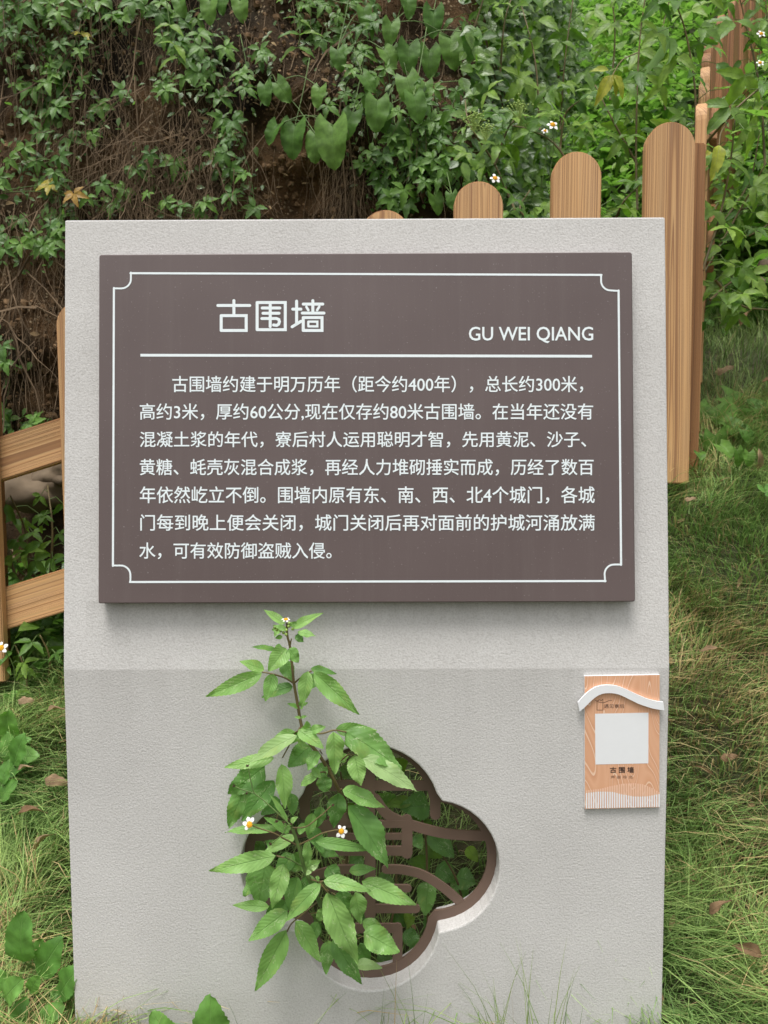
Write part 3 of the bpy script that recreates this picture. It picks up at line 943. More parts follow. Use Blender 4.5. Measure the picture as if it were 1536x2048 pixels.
def rail(name, a, b, hgt, th, parent):
    L_ = (b - a).length
    V, Fc = box(hgt, th, L_)
    me = bev(mesh(name, V, Fc, M['wood']), 0.003)
    z = (b - a).normalized(); y = Vector((0, 1, 0)); y = (y - z * y.dot(z)).normalized(); x = y.cross(z)
    rot = Matrix((x, y, z)).transposed().to_4x4()
    return link(name, me, parent, Matrix.Translation(a) @ rot)
for px, py in ((64, 900), (64, 1200)):
    c = at(px, py, FY + 0.037)
    d = Vector((1, 0, 0.305))
    rail('rail', c + d * (-1.0), c + d * 1.50, 0.098, 0.045, front)
for px, zt in ((-42, 640), (1345, 300)):
    c = at(px, 1000, FY + 0.11)
    g = float(H(c.x, c.y))
    zt_ = at(px, zt, FY + 0.11).z
    V, Fc = box(0.09, 0.09, zt_ - g + 0.1)
    link('post', bev(mesh('post', V, Fc, M['wood_dark']), 0.004), front, Matrix.Translation((c.x, c.y, g - 0.1)))
side = root('wooden_fence', Vector((0.79, 2.0, 0.83)), 'reddish wooden picket fence seen edge on, climbing the hillside behind the tall picket', 'fence')
sp_pos = []
x, y, z = 0.797, 2.0, 1.675
for k in range(19):
    dx = 0.084 if k < 5 else 0.132
    ang = math.atan2(0.2, dx) + random.uniform(-0.05, 0.05)
    me = pk if k < 3 else pk_dark
    mw = Matrix.Translation((x, y, z - 0.813)) @ Matrix.Rotation(ang, 4, 'Z')
    link('picket', me, side, mw)
    sp_pos.append((x, y, z))
    x += dx; y += 0.2; z += 0.140 if k < 5 else 0.165
for zo in (0.30, 0.66):
    for (a, b_) in ((3, 5), (5, 18)):
        of = 0.024 if a == 3 else -0.026
        A = Vector(sp_pos[a]) + Vector((of, -of * .3, -zo)); B = Vector(sp_pos[b_]) + Vector((of, -of * .5, -zo))
        L_ = (B - A).length
        V, Fc = box(0.022, 0.07, L_)
        zax = (B - A).normalized(); xax = Vector((zax.y, -zax.x, 0)).normalized(); yax = zax.cross(xax)
        link('rail', bev(mesh('rail', V, Fc, M['wood_dark']), 0.003), side, Matrix.Translation(A) @ Matrix((xax, yax, zax)).transposed().to_4x4())


# ------------------------------------------------------------------ leaf geometry
def leaf_geo(L, W, kind='lance', rows=12, cols=4, fold=0.22, curl=0.10, wave=0.03, serr=0.0, rng=random, twist=0.0, tip=0.0):
    V, Fc, UV = [], [], []
    ph = rng.uniform(0, 6.28); ph2 = rng.uniform(0, 6.28)
    for i in range(rows + 1):
        t = i / rows
        if kind == 'lance': wt = (math.sin(math.pi * min(1, t ** 0.72)) ** 0.85) * (1 - 0.25 * t) * 1.06
        elif kind == 'ovate': wt = (math.sin(math.pi * t ** 0.62) ** 0.75) * (1 - 0.12 * t)
        elif kind == 'broad': wt = math.sin(math.pi * min(1, t ** 0.88)) ** 0.62
        elif kind == 'round': wt = math.sin(math.pi * min(1, t ** 0.8)) ** 0.55
        elif kind == 'heart': wt = 1.52 * (t + 0.05) ** 0.30 * (1 - t) ** 0.60
        else: wt = math.sin(math.pi * t)
        wt = max(wt, 0.0)
        if t == 0 and kind != 'heart': wt = 0.03
        if t == 1: wt = 0.0
        sr = 1 + (serr * (1 if i % 2 else -1) if 0 < i < rows else 0)
        for j in range(cols + 1):
            u = -1 + 2 * j / cols
            s = sr if abs(u) > 0.99 else 1
            x = u * wt * W / 2 * s
            y = L * t
            if kind == 'heart': y -= L * 0.30 * abs(u) ** 1.3 * (1 - t) ** 3 * min(1, 1)
            if serr and abs(u) > 0.99 and i % 2: y += L / rows * 0.35
            z = fold * abs(x) - fold * 0.25 * W / 2 * wt + wave * W * math.sin(ph + t * 9) * u * abs(u) + curl * L * 4 * t * (1 - t) * 0.5
            z += wave * 0.6 * W * math.sin(ph2 + t * 17) * abs(u)
            z -= tip * L * t * t
            an = twist * t
            xx = x * math.cos(an) - (z if an else 0) * math.sin(an) * 0.3
            V.append(Vector((xx, y, z + x * math.sin(an))))
            UV.append(((u + 1) / 2, t))
    c1 = cols + 1
    for i in range(rows):
        for j in range(cols):
            a = i * c1 + j
            Fc.append((a, a + 1, a + c1 + 1, a + c1))
    return V, Fc, UV

def leaf_mesh(material, *a, **k):
    V, Fc, UV = leaf_geo(*a, **k)
    return mesh('leaf', V, Fc, material, uv=UV, smooth=True)

def frame_from(P0, d, nrm):
    y = d.normalized(); z = (nrm - y * nrm.dot(y)).normalized(); x = y.cross(z)
    return Matrix.Translation(P0) @ Matrix((x, y, z)).transposed().to_4x4()

def stem_obj(name, pts, r0, r1, material, parent, sides=6, sub=5):
    V, Fc = tube(smooth_path(pts, sub), r0, r1, sides)
    return link(name, mesh(name, V, Fc, material, smooth=True), parent)

def ico(c, r, sx=1.0, rng=random, jit=0.0):
    V, Fc = [], []
    rows, cols = 5, 8
    V.append(c + Vector((0, 0, r)))
    for i in range(1, rows):
        a = math.pi * i / rows
        for j in range(cols):
            b_ = 2 * math.pi * j / cols
            rr = r * (1 + rng.uniform(-jit, jit))
            V.append(c + Vector((math.sin(a) * math.cos(b_), math.sin(a) * math.sin(b_), math.cos(a))) * rr)
    V.append(c - Vector((0, 0, r)))
    for j in range(cols): Fc.append((0, 1 + j, 1 + (j + 1) % cols))
    for i in range(rows - 2):
        for j in range(cols):
            a = 1 + i * cols + j; b_ = 1 + i * cols + (j + 1) % cols
            Fc.append((a, a + cols, b_ + cols, b_))
    e = len(V) - 1
    for j in range(cols): Fc.append((e, 1 + (rows - 2) * cols + (j + 1) % cols, 1 + (rows - 2) * cols + j))
    return V, Fc

def flower(parent, P, nrm, r, petals=5, rnd=random, pet_len=1.0, gaps=()):
    """white ray florets round an orange disc; children of the plant"""
    z = nrm.normalized(); x = z.cross(Vector((0.1, 0.3, 1))).normalized(); y = z.cross(x)
    mw = Matrix.Translation(P) @ Matrix((x, y, z)).transposed().to_4x4()
    parts = []
    for k in range(46):
        rr = 0.40 * r * math.sqrt((k + .5) / 46); an = k * 2.39996
        parts.append(ico(Vector((rr * math.cos(an), rr * math.sin(an), 0.20 * r * (1 - (rr / (0.45 * r)) ** 2) + 0.06 * r)), 0.075 * r))
    V, Fc = join(parts)
    disc = link('flower_head', mesh('flower_head', V, Fc, M['disc'], smooth=True), parent, mw)
    for k in range(petals):
        if k in gaps: continue
        an = 2 * math.pi * k / petals + rnd.uniform(-.15, .15)
        d = x * math.cos(an) + y * math.sin(an)
        Lp = r * rnd.uniform(0.62, 0.78) * pet_len
        V, Fc, UV = leaf_geo(Lp, Lp * 0.80, 'round', 6, 2, 0.1, 0.15, 0.03, rng=rnd)
        link('petal', mesh('petal', V, Fc, M['petal'], uv=UV, smooth=True), disc, frame_from(P + d * r * 0.33 + z * 0.03 * r, d + z * rnd.uniform(-.3, .1), z))
    return disc


# ------------------------------------------------------------------ the flowering weed in the opening
def c7(x, y): return (380 + x / 2.3273, 1200 + y / 2.3273)
def cp(x, y, off):
    px, py = c7(x, y); return toward(px, py, off)
MPP = 1.0 / 1550.0
def hero_leaf(parent, x0, y0, x1, y1, w_, lay, m='hero', kind='lance', serr=0.032, curl=None, k=0):
    rnd = random.Random(int(x0 * 7 + y0 * 13 + x1))
    off = 0.020 + 0.018 * lay
    P0 = cp(x0, y0, off); P1 = cp(x1, y1, off + rnd.uniform(-0.006, 0.012))
    Lr = (P1 - P0).length
    W = w_ / 2.3273 * MPP * (1.005 - off) * 0.98
    view = (CAM - P0).normalized()
    sidev = (P1 - P0).normalized().cross(view)
    nrm = view + Vector((0, 0, 0.35)) + sidev * rnd.uniform(-0.45, 0.45)
    me = leaf_mesh(M[m], Lr, W, kind, rows=26, cols=6, fold=rnd.uniform(0.12, 0.42), curl=(curl if curl is not None else rnd.uniform(0.03, 0.14)), wave=rnd.uniform(0.03, 0.11), serr=serr, rng=rnd)
    return link('leaf', me, parent, frame_from(P0, P1 - P0, nrm))

tall = root('flowering_weed', cp(720, 930, 0.0), 'tall green weed climbing over the grey slab to a bud cluster with one half-open flower', 'weed')
low = root('flowering_weed', cp(560, 1480, 0.0), 'leafy weed growing out of the opening with two white petalled orange flowers', 'weed')
A = [  # tall plant: base, tip, width, layer, material, outline
 (440, 112, 342, 45, 48, 1), (478, 132, 620, 60, 50, 1), (500, 150, 588, 168, 44, 2), (490, 165, 530, 195, 42, 1, 'hero_dark'), (420, 120, 392, 172, 36, 1),
 (450, 140, 385, 118, 30, 2), (465, 120, 500, 100, 26, 2), (430, 170, 395, 178, 24, 1), (400, 135, 380, 140, 20, 1),
 (448, 225, 365, 332, 96, 2, 'hero', 'ovate'), (462, 225, 505, 292, 66, 2, 'hero', 'ovate'), (400, 235, 285, 220, 34, 0, 'hero_dark'), (400, 250, 368, 275, 40, 0, 'hero_dark'),
 (440, 285, 478, 378, 78, 0, 'hero_dark'), (400, 210, 430, 250, 40, 1),
 (335, 342, 72, 450, 86, 1), (345, 325, 230, 285, 62, 0), (388, 345, 350, 472, 70, 2, 'hero', 'ovate'), (478, 402, 332, 455, 66, 0, 'hero_dark', 'ovate'),
 (575, 335, 790, 535, 96, 2), (548, 332, 520, 492, 74, 2), (562, 320, 682, 345, 44, 1, 'hero_dark'), (590, 345, 545, 420, 70, 0, 'hero_dark'), (600, 340, 640, 405, 60, 1),
 (508, 500, 452, 482, 26, 1), (512, 502, 550, 478, 34, 1), (512, 495, 520, 455, 22, 1), (515, 548, 485, 545, 16, 2), (518, 548, 545, 540, 18, 2),
 (492, 615, 358, 688, 74, 1), (498, 632, 272, 760, 84, 2, 'hero_pale', 'lance'), (390, 735, 158, 780, 72, 1), (505, 605, 622, 692, 74, 3, 'hero', 'ovate'),
 (540, 600, 545, 562, 44, 3), (560, 610, 632, 590, 48, 3), (525, 635, 515, 685, 46, 3), (500, 615, 470, 670, 50, 1), (540, 615, 590, 630, 40, 2),
 (678, 602, 872, 608, 72, 1), (668, 615, 672, 808, 98, 3), (722, 612, 985, 788, 150, 2, 'hero_dark', 'ovate'), (805, 738, 1058, 892, 108, 3, 'hero_pale', 'ovate'),
 (766, 722, 795, 866, 98, 3), (725, 650, 748, 690, 36, 1), (560, 680, 455, 778, 106, 0, 'hero_dark', 'ovate'), (425, 765, 440, 972, 92, 2), (700, 740, 740, 725, 50, 1),
 (350, 775, 178, 905, 130, 0, 'hero_dark', 'ovate'), (270, 850, 180, 1060, 110, 0, 'hero_dark', 'ovate'), (390, 840, 240, 1030, 104, 1, 'hero_dark'), (472, 900, 478, 1004, 64, 0, 'hero_dark'),
 (595, 705, 548, 795, 70, 3, 'hero', 'ovate'), (590, 815, 514, 866, 58, 3, 'hero', 'ovate'), (622, 820, 632, 893, 78, 2, 'hero_dark', 'round'), (600, 760, 640, 830, 60, 1, 'hero_dark'), (570, 780, 610, 830, 40, 3),
 (690, 898, 668, 1062, 98, 1, 'hero_dark'), (712, 882, 908, 968, 94, 3, 'hero', 'ovate'), (735, 958, 922, 1250, 160, 3, 'hero_dark', 'lance'),
]
B = [
 (452, 1028, 370, 905, 32, 3), (572, 990, 548, 1102, 62, 2), (405, 1068, 162, 1082, 58, 1), (582, 1122, 852, 1166, 62, 3), (462, 1082, 343, 1010, 52, 1),
 (550, 1120, 552, 1236, 54, 3), (398, 1192, 88, 1262, 98, 3), (490, 1098, 336, 1182, 60, 2), (592, 1148, 692, 1195, 72, 0, 'hero_dark'), (436, 1228, 384, 1436, 98, 3),
 (355, 1215, 318, 1432, 160, 1, 'hero_dark', 'ovate'), (608, 1320, 445, 1496, 88, 4), (620, 1306, 840, 1356, 78, 4), (800, 1308, 1055, 1420, 104, 3), (640, 1362, 782, 1692, 142, 4),
 (368, 1428, 197, 1420, 56, 2), (452, 1448, 272, 1586, 106, 3), (448, 1540, 304, 1820, 118, 3), (490, 1495, 607, 1686, 96, 3), (740, 1262, 866, 1250, 56, 2, 'hero_dark'),
 (768, 1362, 790, 1505, 92, 2), (642, 1585, 632, 1742, 76, 2, 'hero_dark', 'ovate'), (665, 1578, 800, 1790, 96, 2, 'hero_dark'), (808, 1548, 975, 1640, 128, 3, 'hero', 'ovate'),
 (770, 1696, 896, 1714, 62, 2, 'hero_pale'), (800, 1498, 916, 1556, 74, 2), (628, 1432, 596, 1492, 50, 2, 'hero', 'round'), (560, 1252, 598, 1236, 28, 4, 'hero_pale'), (560, 1260, 540, 1282, 26, 4, 'hero_pale'), (588, 1285, 600, 1310, 24, 4),
 (500, 1290, 462, 1450, 96, 1, 'hero_dark', 'ovate'), (540, 1280, 560, 1400, 80, 0, 'hero_dark', 'ovate'), (700, 1350, 740, 1480, 100, 1, 'hero_dark'), (540, 1180, 470, 1260, 90, 0, 'hero_dark', 'ovate'),
 (470, 1035, 502, 1008, 30, 3), (470, 1050, 440, 1075, 30, 3), (420, 1160, 350, 1120, 60, 1, 'hero_dark'), (500, 1080, 560, 1040, 50, 1), (450, 1400, 350, 1520, 110, 1, 'hero_dark', 'ovate'),
 (330, 1270, 250, 1380, 100, 0, 'hero_dark', 'ovate'), (480, 1180, 400, 1300, 90, 1, 'hero_dark', 'ovate'), (560, 1060, 620, 1180, 80, 1, 'hero_dark'), (520, 1260, 610, 1210, 60, 2), (420, 930, 330, 1000, 84, 0, 'hero_dark', 'ovate'), (640, 1240, 700, 1330, 84, 1, 'hero_dark', 'ovate'), (600, 1500, 560, 1600, 70, 1, 'hero_dark'), (610, 960, 590, 1060, 66, 1, 'hero_dark'), (790, 1600, 830, 1700, 80, 1, 'hero_dark', 'ovate'),
]
for par, LST in ((tall, A), (low, B)):
    for e in LST:
        x0_, y0_, x1_, y1_, w_, lay = e[:6]
        m_ = e[6] if len(e) > 6 else 'hero'; kd = e[7] if len(e) > 7 else 'lance'
        hero_leaf(par, x0_, y0_, x1_, y1_, w_, lay, m_, kd)
def sp(pts): return [cp(x, y, o) for x, y, o in pts]
stem_obj('stem', sp([(452, 108, .045), (452, 160, .043), (465, 215, .04), (475, 300, .038), (484, 388, .038), (500, 480, .038), (518, 580, .04), (545, 650, .045), (600, 720, .045), (650, 800, .04), (690, 880, .03), (735, 980, -.02), (760, 1100, -.06)]), 0.0015, 0.0026, M['stem_red'], tall, 8)
for pts, r_ in (([(483, 388, .038), (440, 362, .042), (385, 345, .045), (335, 335, .045)], .0013), ([(484, 388, .038), (505, 370, .045), (530, 352, .05), (565, 330, .055)], .0013),
                ([(385, 345, .045), (388, 352, .05)], .001), ([(465, 215, .04), (472, 180, .045)], .0011), ([(515, 590, .04), (500, 612, .05), (490, 618, .04), (470, 660, .04), (430, 735, .045)], .0012),
                ([(525, 600, .045), (605, 622, .06), (670, 606, .06), (728, 615, .058)], .0013), ([(715, 905, .03), (705, 880, .05), (690, 895, .04)], .0012), ([(650, 810, .04), (620, 800, .05), (590, 810, .06)], .0011),
                ([(605, 700, .05), (615, 715, .04)], .001), ([(735, 720, .05), (768, 722, .06), (805, 738, .07)], .0012), ([(650, 795, .04), (700, 750, .045), (735, 720, .05)], .0012)):
    stem_obj('leaf_stalk', sp(pts), r_, r_ * 0.8, M['stem_red'], tall)
stem_obj('stem', sp([(470, 1045, .08), (490, 1100, .075), (512, 1170, .07), (532, 1250, .065), (560, 1310, .06), (600, 1400, .035), (640, 1480, .0), (660, 1560, -.05)]), 0.0020, 0.0034, M['stem'], low, 8)
for pts, r_, mm in (([(462, 1042, .08), (400, 985, .085), (340, 930, .085), (300, 898, .085), (285, 850, .085), (272, 785, .085)], .0009, 'stem'), ([(300, 900, .085), (250, 885, .085), (208, 868, .085)], .0008, 'stem'),
                ([(500, 1142, .072), (440, 1112, .08), (390, 1085, .085), (320, 1062, .09), (290, 1050, .095)], .0010, 'stem_red'), ([(505, 1140, .072), (560, 1115, .08), (610, 1088, .085), (672, 1072, .09), (698, 1072, .092)], .0010, 'stem_red'),
                ([(475, 1060, .08), (540, 1055, .085), (600, 1010, .085), (625, 990, .085), (655, 960, .085)], .0009, 'stem_red'), ([(620, 1000, .085), (610, 960, .085), (605, 920, .085)], .0007, 'stem'),
                ([(450, 1045, .08), (430, 1090, .085), (385, 1130, .085)], .0008, 'stem'), ([(440, 1195, .08), (480, 1215, .075), (530, 1245, .066)], .0012, 'stem'), ([(600, 1310, .09), (620, 1335, .09), (645, 1365, .09)], .0012, 'stem_red'),
                ([(560, 1300, .06), (600, 1310, .085), (620, 1308, .09)], .0012, 'stem_red'), ([(400, 1190, .08), (440, 1200, .08)], .0011, 'stem_red'), ([(450, 1545, .07), (470, 1510, .06), (490, 1490, .06)], .0011, 'stem_red'), ([(455, 1450, .06), (500, 1440, .05), (560, 1400, .03)], .0011, 'stem_red'),
                ([(490, 1490, .06), (540, 1450, .04), (600, 1400, .03)], .0011, 'stem_red'), ([(660, 1440, .03), (655, 1520, .05), (650, 1585, .05)], .0012, 'stem_red')):
    stem_obj('stalk', sp(pts), r_, r_ * 0.8, M[mm], low)
vz = (Vector((0, -1, 0.25))).normalized()
flower(low, cp(278, 1045, .097), vz + Vector((-.1, 0, .2)), 36 / 2.3273 * MPP * .9, 6, random.Random(3), gaps=(2, 3))
flower(low, cp(704, 1076, .095), vz + Vector((.2, 0, .1)), 32 / 2.3273 * MPP * .9, 6, random.Random(8), gaps=(0,))
flower(tall, cp(447, 92, .05), Vector((0, -.35, 1)), 25 / 2.3273 * MPP * .95, 6, random.Random(5), pet_len=0.8)
for (x, y) in ((404, 138), (420, 124), (422, 142), (447, 160), (478, 135), (448, 140), (435, 152), (460, 122), (395, 128), (462, 108)):
    V, Fc = ico(cp(x, y, .055), 0.0021)
    link('bud', mesh('bud', V, Fc, M['bud'], smooth=True), tall)
for (x, y, r_) in ((268, 772, 10), (205, 865, 10), (263, 900, 8), (604, 912, 8), (664, 955, 11), (645, 1012, 9), (404, 1030, 12), (435, 1035, 11), (375, 1135, 11), (470, 1043, 8)):
    c = cp(x, y, .087); q = []
    rn = random.Random(x)
    for k in range(11):
        d = Vector((rn.uniform(-1, 1), rn.uniform(-1, .3), rn.uniform(-.6, 1))).normalized()
        q.append(tube([c - d * 0.0006, c + d * r_ / 2.33 * MPP * rn.uniform(.8, 1.15)], 0.0006, 0.0002, 4))
    q.append(ico(c, r_ / 2.33 * MPP * 0.5))
    V, Fc = join(q)
    link('seed_head', mesh('seed_head', V, Fc, M['seed']), low)

# ------------------------------------------------------------------ shared leaf meshes for the vegetation behind
def palmate(L, material, seed, n5=5):
    rn = random.Random(seed)
    V, Fc, UV = [], [], []
    angs = [-112, -58, 0, 58, 112] if n5 == 5 else ([-70, 0, 70] if n5 == 3 else [-125, -82, -40, 0, 40, 82, 125])
    for a in angs:
        l = L * (1 - 0.30 * abs(a) / 120) * rn.uniform(.9, 1.08)
        v, f, u = leaf_geo(l, l * (0.46 if n5 != 3 else 0.40), 'lance' if n5 != 3 else 'ovate', 8, 2, rn.uniform(.2, .4), rn.uniform(.02, .15), .04, serr=.07, rng=rn, tip=rn.uniform(.05, .35))
        m_ = Matrix.Rotation(R(-a + rn.uniform(-8, 8)), 3, 'Z') @ Matrix.Rotation(rn.uniform(-.2, .25), 3, 'X')
        o = len(V)
        V += [m_ @ (q + Vector((0, L * .03, 0.002 * rn.random()))) for q in v]; Fc += [tuple(i + o for i in q) for q in f]; UV += u
    me = mesh('leaf', V, Fc, material, uv=UV, smooth=True)
    return me
PAL = [palmate(1.0, M['ivy'], s) for s in range(7)]
PALY = [palmate(1.0, M['ivy_y'], 50 + s) for s in range(2)]
HRT = [leaf_mesh(M['heart'], 1.0, 0.92, 'heart', rows=14, cols=6, fold=f, curl=c, wave=.04, serr=.02, rng=random.Random(s), tip=.25) for s, (f, c) in enumerate(((.1, .1), (.3, .15), (-.1, .12), (.5, .1)))]
TRI = [palmate(1.0, M['shrub'], 20 + s, 3) for s in range(5)]
SNG = [leaf_mesh(M['shrub'], 1.0, 0.42, 'lance', rows=12, cols=4, fold=.25, curl=.12, wave=.05, serr=.05, rng=random.Random(s), tip=.3) for s in range(3)]
BRD = [leaf_mesh(M['broad'], 1.0, 0.60, 'broad', rows=24, cols=6, fold=.15, curl=c, wave=.05, serr=.04, rng=random.Random(60 + s), tip=.1) for s, c in enumerate((.05, .15, .1))]
DEAD = [leaf_mesh(M['dead'], 1.0, w_, 'lance', rows=10, cols=4, fold=f, curl=c, wave=.12, serr=.0, rng=random.Random(80 + s), tip=.0, twist=tw) for s, (w_, f, c, tw) in enumerate(((.38, .7, .3, .8), (.5, -.5, .2, -.6), (.3, .9, .35, 1.0)))]
DEEP = [leaf_mesh(M['hero_dark'], 1.0, .45, 'ovate', rows=18, cols=4, fold=.2, curl=.1, wave=.05, serr=.05, rng=random.Random(90 + s), tip=.2) for s in range(3)]

def put_leaf(parent, me, P, L, nrm, d):
    return link('leaf', me, parent, frame_from(P, d, nrm) @ Matrix.Scale(L, 4))

def bankY(px, py):
    Y = 2.36
    for _ in range(4):
        p = at(px, py, Y); Y = bank_pt(p.x, p.z).y
    return Y

# palmate creeper on the bank, leaf centres in half-pixel units of the photograph's top strip
P1 = [
 ('dark green five-fingered creeper hanging at the far top left of the bank', [(20, 100), (60, 30), (130, 30), (110, 160), (70, 230), (10, 40), (95, 75), (10, 170)]),
 ('creeper strand with an orange leaf among its green ones, top left of the bank', [(230, 60), (260, 120), (270, 10), (190, 210), (240, 190), (200, 270), (320, 220), (200, 20), (325, 150, 1)]),
 ('dense creeper strand hanging down the left of the bank over dry roots', [(190, 340), (130, 370), (250, 360), (180, 430), (240, 430), (110, 480), (170, 540), (215, 490), (150, 400), (210, 310)]),
 ('sparse creeper with larger single leaves over the brown roots left of centre', [(330, 330), (395, 440), (370, 550), (490, 375), (280, 570)]),
 ('lower left creeper tuft with yellowing leaves just above the stand corner', [(100, 600), (40, 650), (240, 640), (150, 660), (160, 740), (240, 745), (0, 760), (295, 790, 1), (200, 755, 1)]),
 ('creeper sprigs hanging over the top edge of the bank left of centre', [(400, 20), (450, 75), (495, 80), (530, 20), (580, 40), (640, 20), (360, 30), (320, 40)]),
 ('creeper strand running down the middle of the bare brown earth', [(640, 65), (650, 160), (740, 100), (790, 90), (830, 160), (690, 210), (760, 230), (840, 260), (850, 310), (740, 320), (650, 340), (655, 380), (820, 350), (700, 130), (800, 200)]),
 ('lower creeper strand reaching the top edge of the grey stand', [(880, 400), (890, 490), (910, 550), (890, 650), (920, 690), (980, 710), (925, 790), (1020, 845), (930, 500), (905, 625)]),
 ('few small creeper sprigs on bare earth above the big heart leaves', [(960, 310), (1060, 235), (1040, 215)]),
 ('small creeper sprigs low on the bank just above the stand edge', [(700, 660), (600, 630), (545, 690), (665, 820), (720, 840), (790, 850), (450, 825), (350, 800)]),
 ('creeper sprigs in the strip left of the stand near its top corner', [(205, 915), (240, 930), (80, 990), (130, 970), (10, 950), (20, 1010), (170, 1000), (230, 880)]),
 ('lone creeper sprigs on the damp wall left of the stand above the rail', [(10, 1400), (20, 1460), (5, 1660), (25, 1690), (140, 1690), (120, 1820)]),
 ('creeper cluster at the top of the bank right of centre', [(1290, 170), (1350, 75), (1450, 130), (1440, 220), (1300, 30), (1400, 20), (1500, 30), (1370, 150), (1220, 30), (1500, 100), (1260, 110)]),
 ('creeper hanging beside the heart-leaved vine at mid height', [(1410, 290), (1380, 390), (1440, 430), (1510, 320), (1480, 620), (1500, 700), (1525, 750), (1460, 390), (1540, 640), (1570, 700)]),
 ('bright creeper mat of five-fingered leaves above the first fence picket', [(1626, 400), (1596, 460), (1746, 500), (1686, 520), (1566, 560), (1756, 580), (1596, 620), (1646, 640), (1736, 650), (1566, 700), (1700, 430), (1720, 560), (1640, 560)]),
 ('creeper mat with pale tips left of the shortest rounded picket', [(1616, 770), (1826, 380), (1816, 450), (1736, 370), (1786, 640), (1656, 700), (1626, 830), (1700, 740), (1560, 790), (1680, 600), (1840, 600), (1800, 700), (1590, 850), (1750, 720)]),
]
for lab, pts in P1:
    rt = None
    prev = None
    rn = random.Random(len(lab))
    for e in pts:
        px, py = e[0] / 2, e[1] / 2
        Y = bankY(px, py) - rn.uniform(0.03, 0.10)
        P = at(px, py, Y)
        if rt is None: rt = root('creeper', P, lab, 'creeper', 'creeper strands on the earth bank')
        for rep in range(1 if len(e) > 2 else rn.choice((1, 1, 2, 2))):
            L = rn.choice((rn.uniform(0.028, 0.042), rn.uniform(0.042, 0.058), rn.uniform(0.042, 0.056))) * (Y / 2.36)
            jit = Vector((rn.uniform(-.06, .06), rn.uniform(-.02, .03), rn.uniform(-.06, .06))) if rep else Vector((0, 0, 0))
            nrm = Vector((rn.uniform(-.5, .5), -1, rn.uniform(0, .8)))
            d = Vector((rn.uniform(-1.2, 1.2), -.25, rn.uniform(-1.2, -.3)))
            put_leaf(rt, rn.choice(PALY if len(e) > 2 else PAL), P + jit - Vector((0, 0, -.012)), L, nrm, d)
        if prev is not None and (P - prev).length < 0.35:
            m_ = (P + prev) / 2 + Vector((rn.uniform(-.02, .02), .04, .02))
            stem_obj('stem', [prev + Vector((0, .02, 0)), m_, P + Vector((0, .01, 0))], .0014, .0012, M['stem'], rt, 4, 3)
        else:
            stem_obj('stem', [P + Vector((0, .01, 0)), P + Vector((.01, .05, .06)), P + Vector((-.01, .07, .16))], .0012, .0014, M['stem'], rt, 4, 3)
        prev = P

# heart-leaved vine
P2 = [
 ('vine with two broad glossy heart leaves against bare earth above the stand', [(1180, 500, 150, 0), (1330, 500, 150, 0), (1110, 500, 110, -1), (1265, 540, 130, 0), (1060, 340, 95, 0), (1105, 330, 90, 1), (1280, 350, 90, 0)]),
 ('heart-leaved vine hanging at the top edge beside the creeper', [(1350, 200, 95, 0), (1455, 30, 95, 0), (960, 0, 85, 0), (840, 0, 85, 0), (715, 0, 75, 0), (895, -10, 65, 0)]),
 ('large heart-leaved vine hanging in the middle of the bank', [(1410, 450, 110, -1), (1510, 400, 160, 0), (1580, 500, 100, 1), (1536, 200, 80, 1), (1390, 190, 80, -1), (1450, 300, 85, 1)]),
 ('heart-leaved vine with long pale leaves right of the bank centre', [(1735, 40, 100, 0), (1566, 90, 80, 0), (1801, 150, 150, 0), (1881, 130, 120, 0), (1636, 180, 120, 0), (1716, 200, 120, 0), (1566, 190, 90, 0), (1626, -10, 90, 0)]),
 ('heart-leaved vine low on the slope just left of the first rounded picket', [(1656, 380, 120, 0), (1626, 310, 110, 0), (1536, 430, 110, 0), (1916, 320, 100, 0), (1736, 780, 85, 0), (1806, 775, 85, 0), (1700, 330, 100, 0)]),
]
for lab, pts in P2:
    rt = None; prev = None; rn = random.Random(len(lab) + 3)
    for px, py, s, tw in pts:
        px /= 2; py /= 2
        Y = min(bankY(px, py), 2.75) - rn.uniform(0.06, 0.14)
        P = at(px, py, Y)
        if rt is None: rt = root('heart_leaved_vine', P, lab, 'vine', 'heart-leaved vines on the bank')
        L = s / 2 / F * Y * rn.uniform(.72, 1.08)
        put_leaf(rt, rn.choice(HRT), P, L, Vector((rn.uniform(-.35, .35), -1, rn.uniform(.2, .6))), Vector((rn.uniform(-.3, .3) + tw * .6, -.15, -1)))
        if prev is not None and (P - prev).length < .4:
            stem_obj('stem', [prev, (P + prev) / 2 + Vector((0, .03, .04)), P], .0016, .0014, M['stem'], rt, 5, 4)
        else:
            stem_obj('stem', [P, P + Vector((.02, .03, .1)), P + Vector((.04, .06, .22))], .0014, .0016, M['stem'], rt, 5, 4)
        prev = P

# ------------------------------------------------------------------ dry roots on the bank (uncountable)
rn = random.Random(21)
V, Fc = [], []
def add(pv):
    o = len(V); V.extend(pv[0]); Fc.extend([tuple(i + o for i in q) for q in pv[1]])
def strand(px, py, ln, wild, r_):
    Y = bankY(px, py) - rn.uniform(0.005, 0.06)
    P = at(px, py, Y)
    d = Vector((rn.uniform(-1, 1) * wild, rn.uniform(-.25, .1), -1 + wild * rn.uniform(0, .9))).normalized()
    pts = [P]
    nseg = 7
    for k in range(nseg):
        d = (d + Vector((rn.uniform(-1, 1), rn.uniform(-.5, .5), rn.uniform(-1, .6))) * .28 * (0.4 + wild)).normalized()
        q = pts[-1] + d * ln / nseg
        yb = bank_pt(q.x, q.z).y - 0.006
        if q.y > yb: q.y = yb
        if q.y < yb - .09: q.y = yb - .09
        pts.append(q)
    add(tube(pts, r_, r_ * .5, 3))
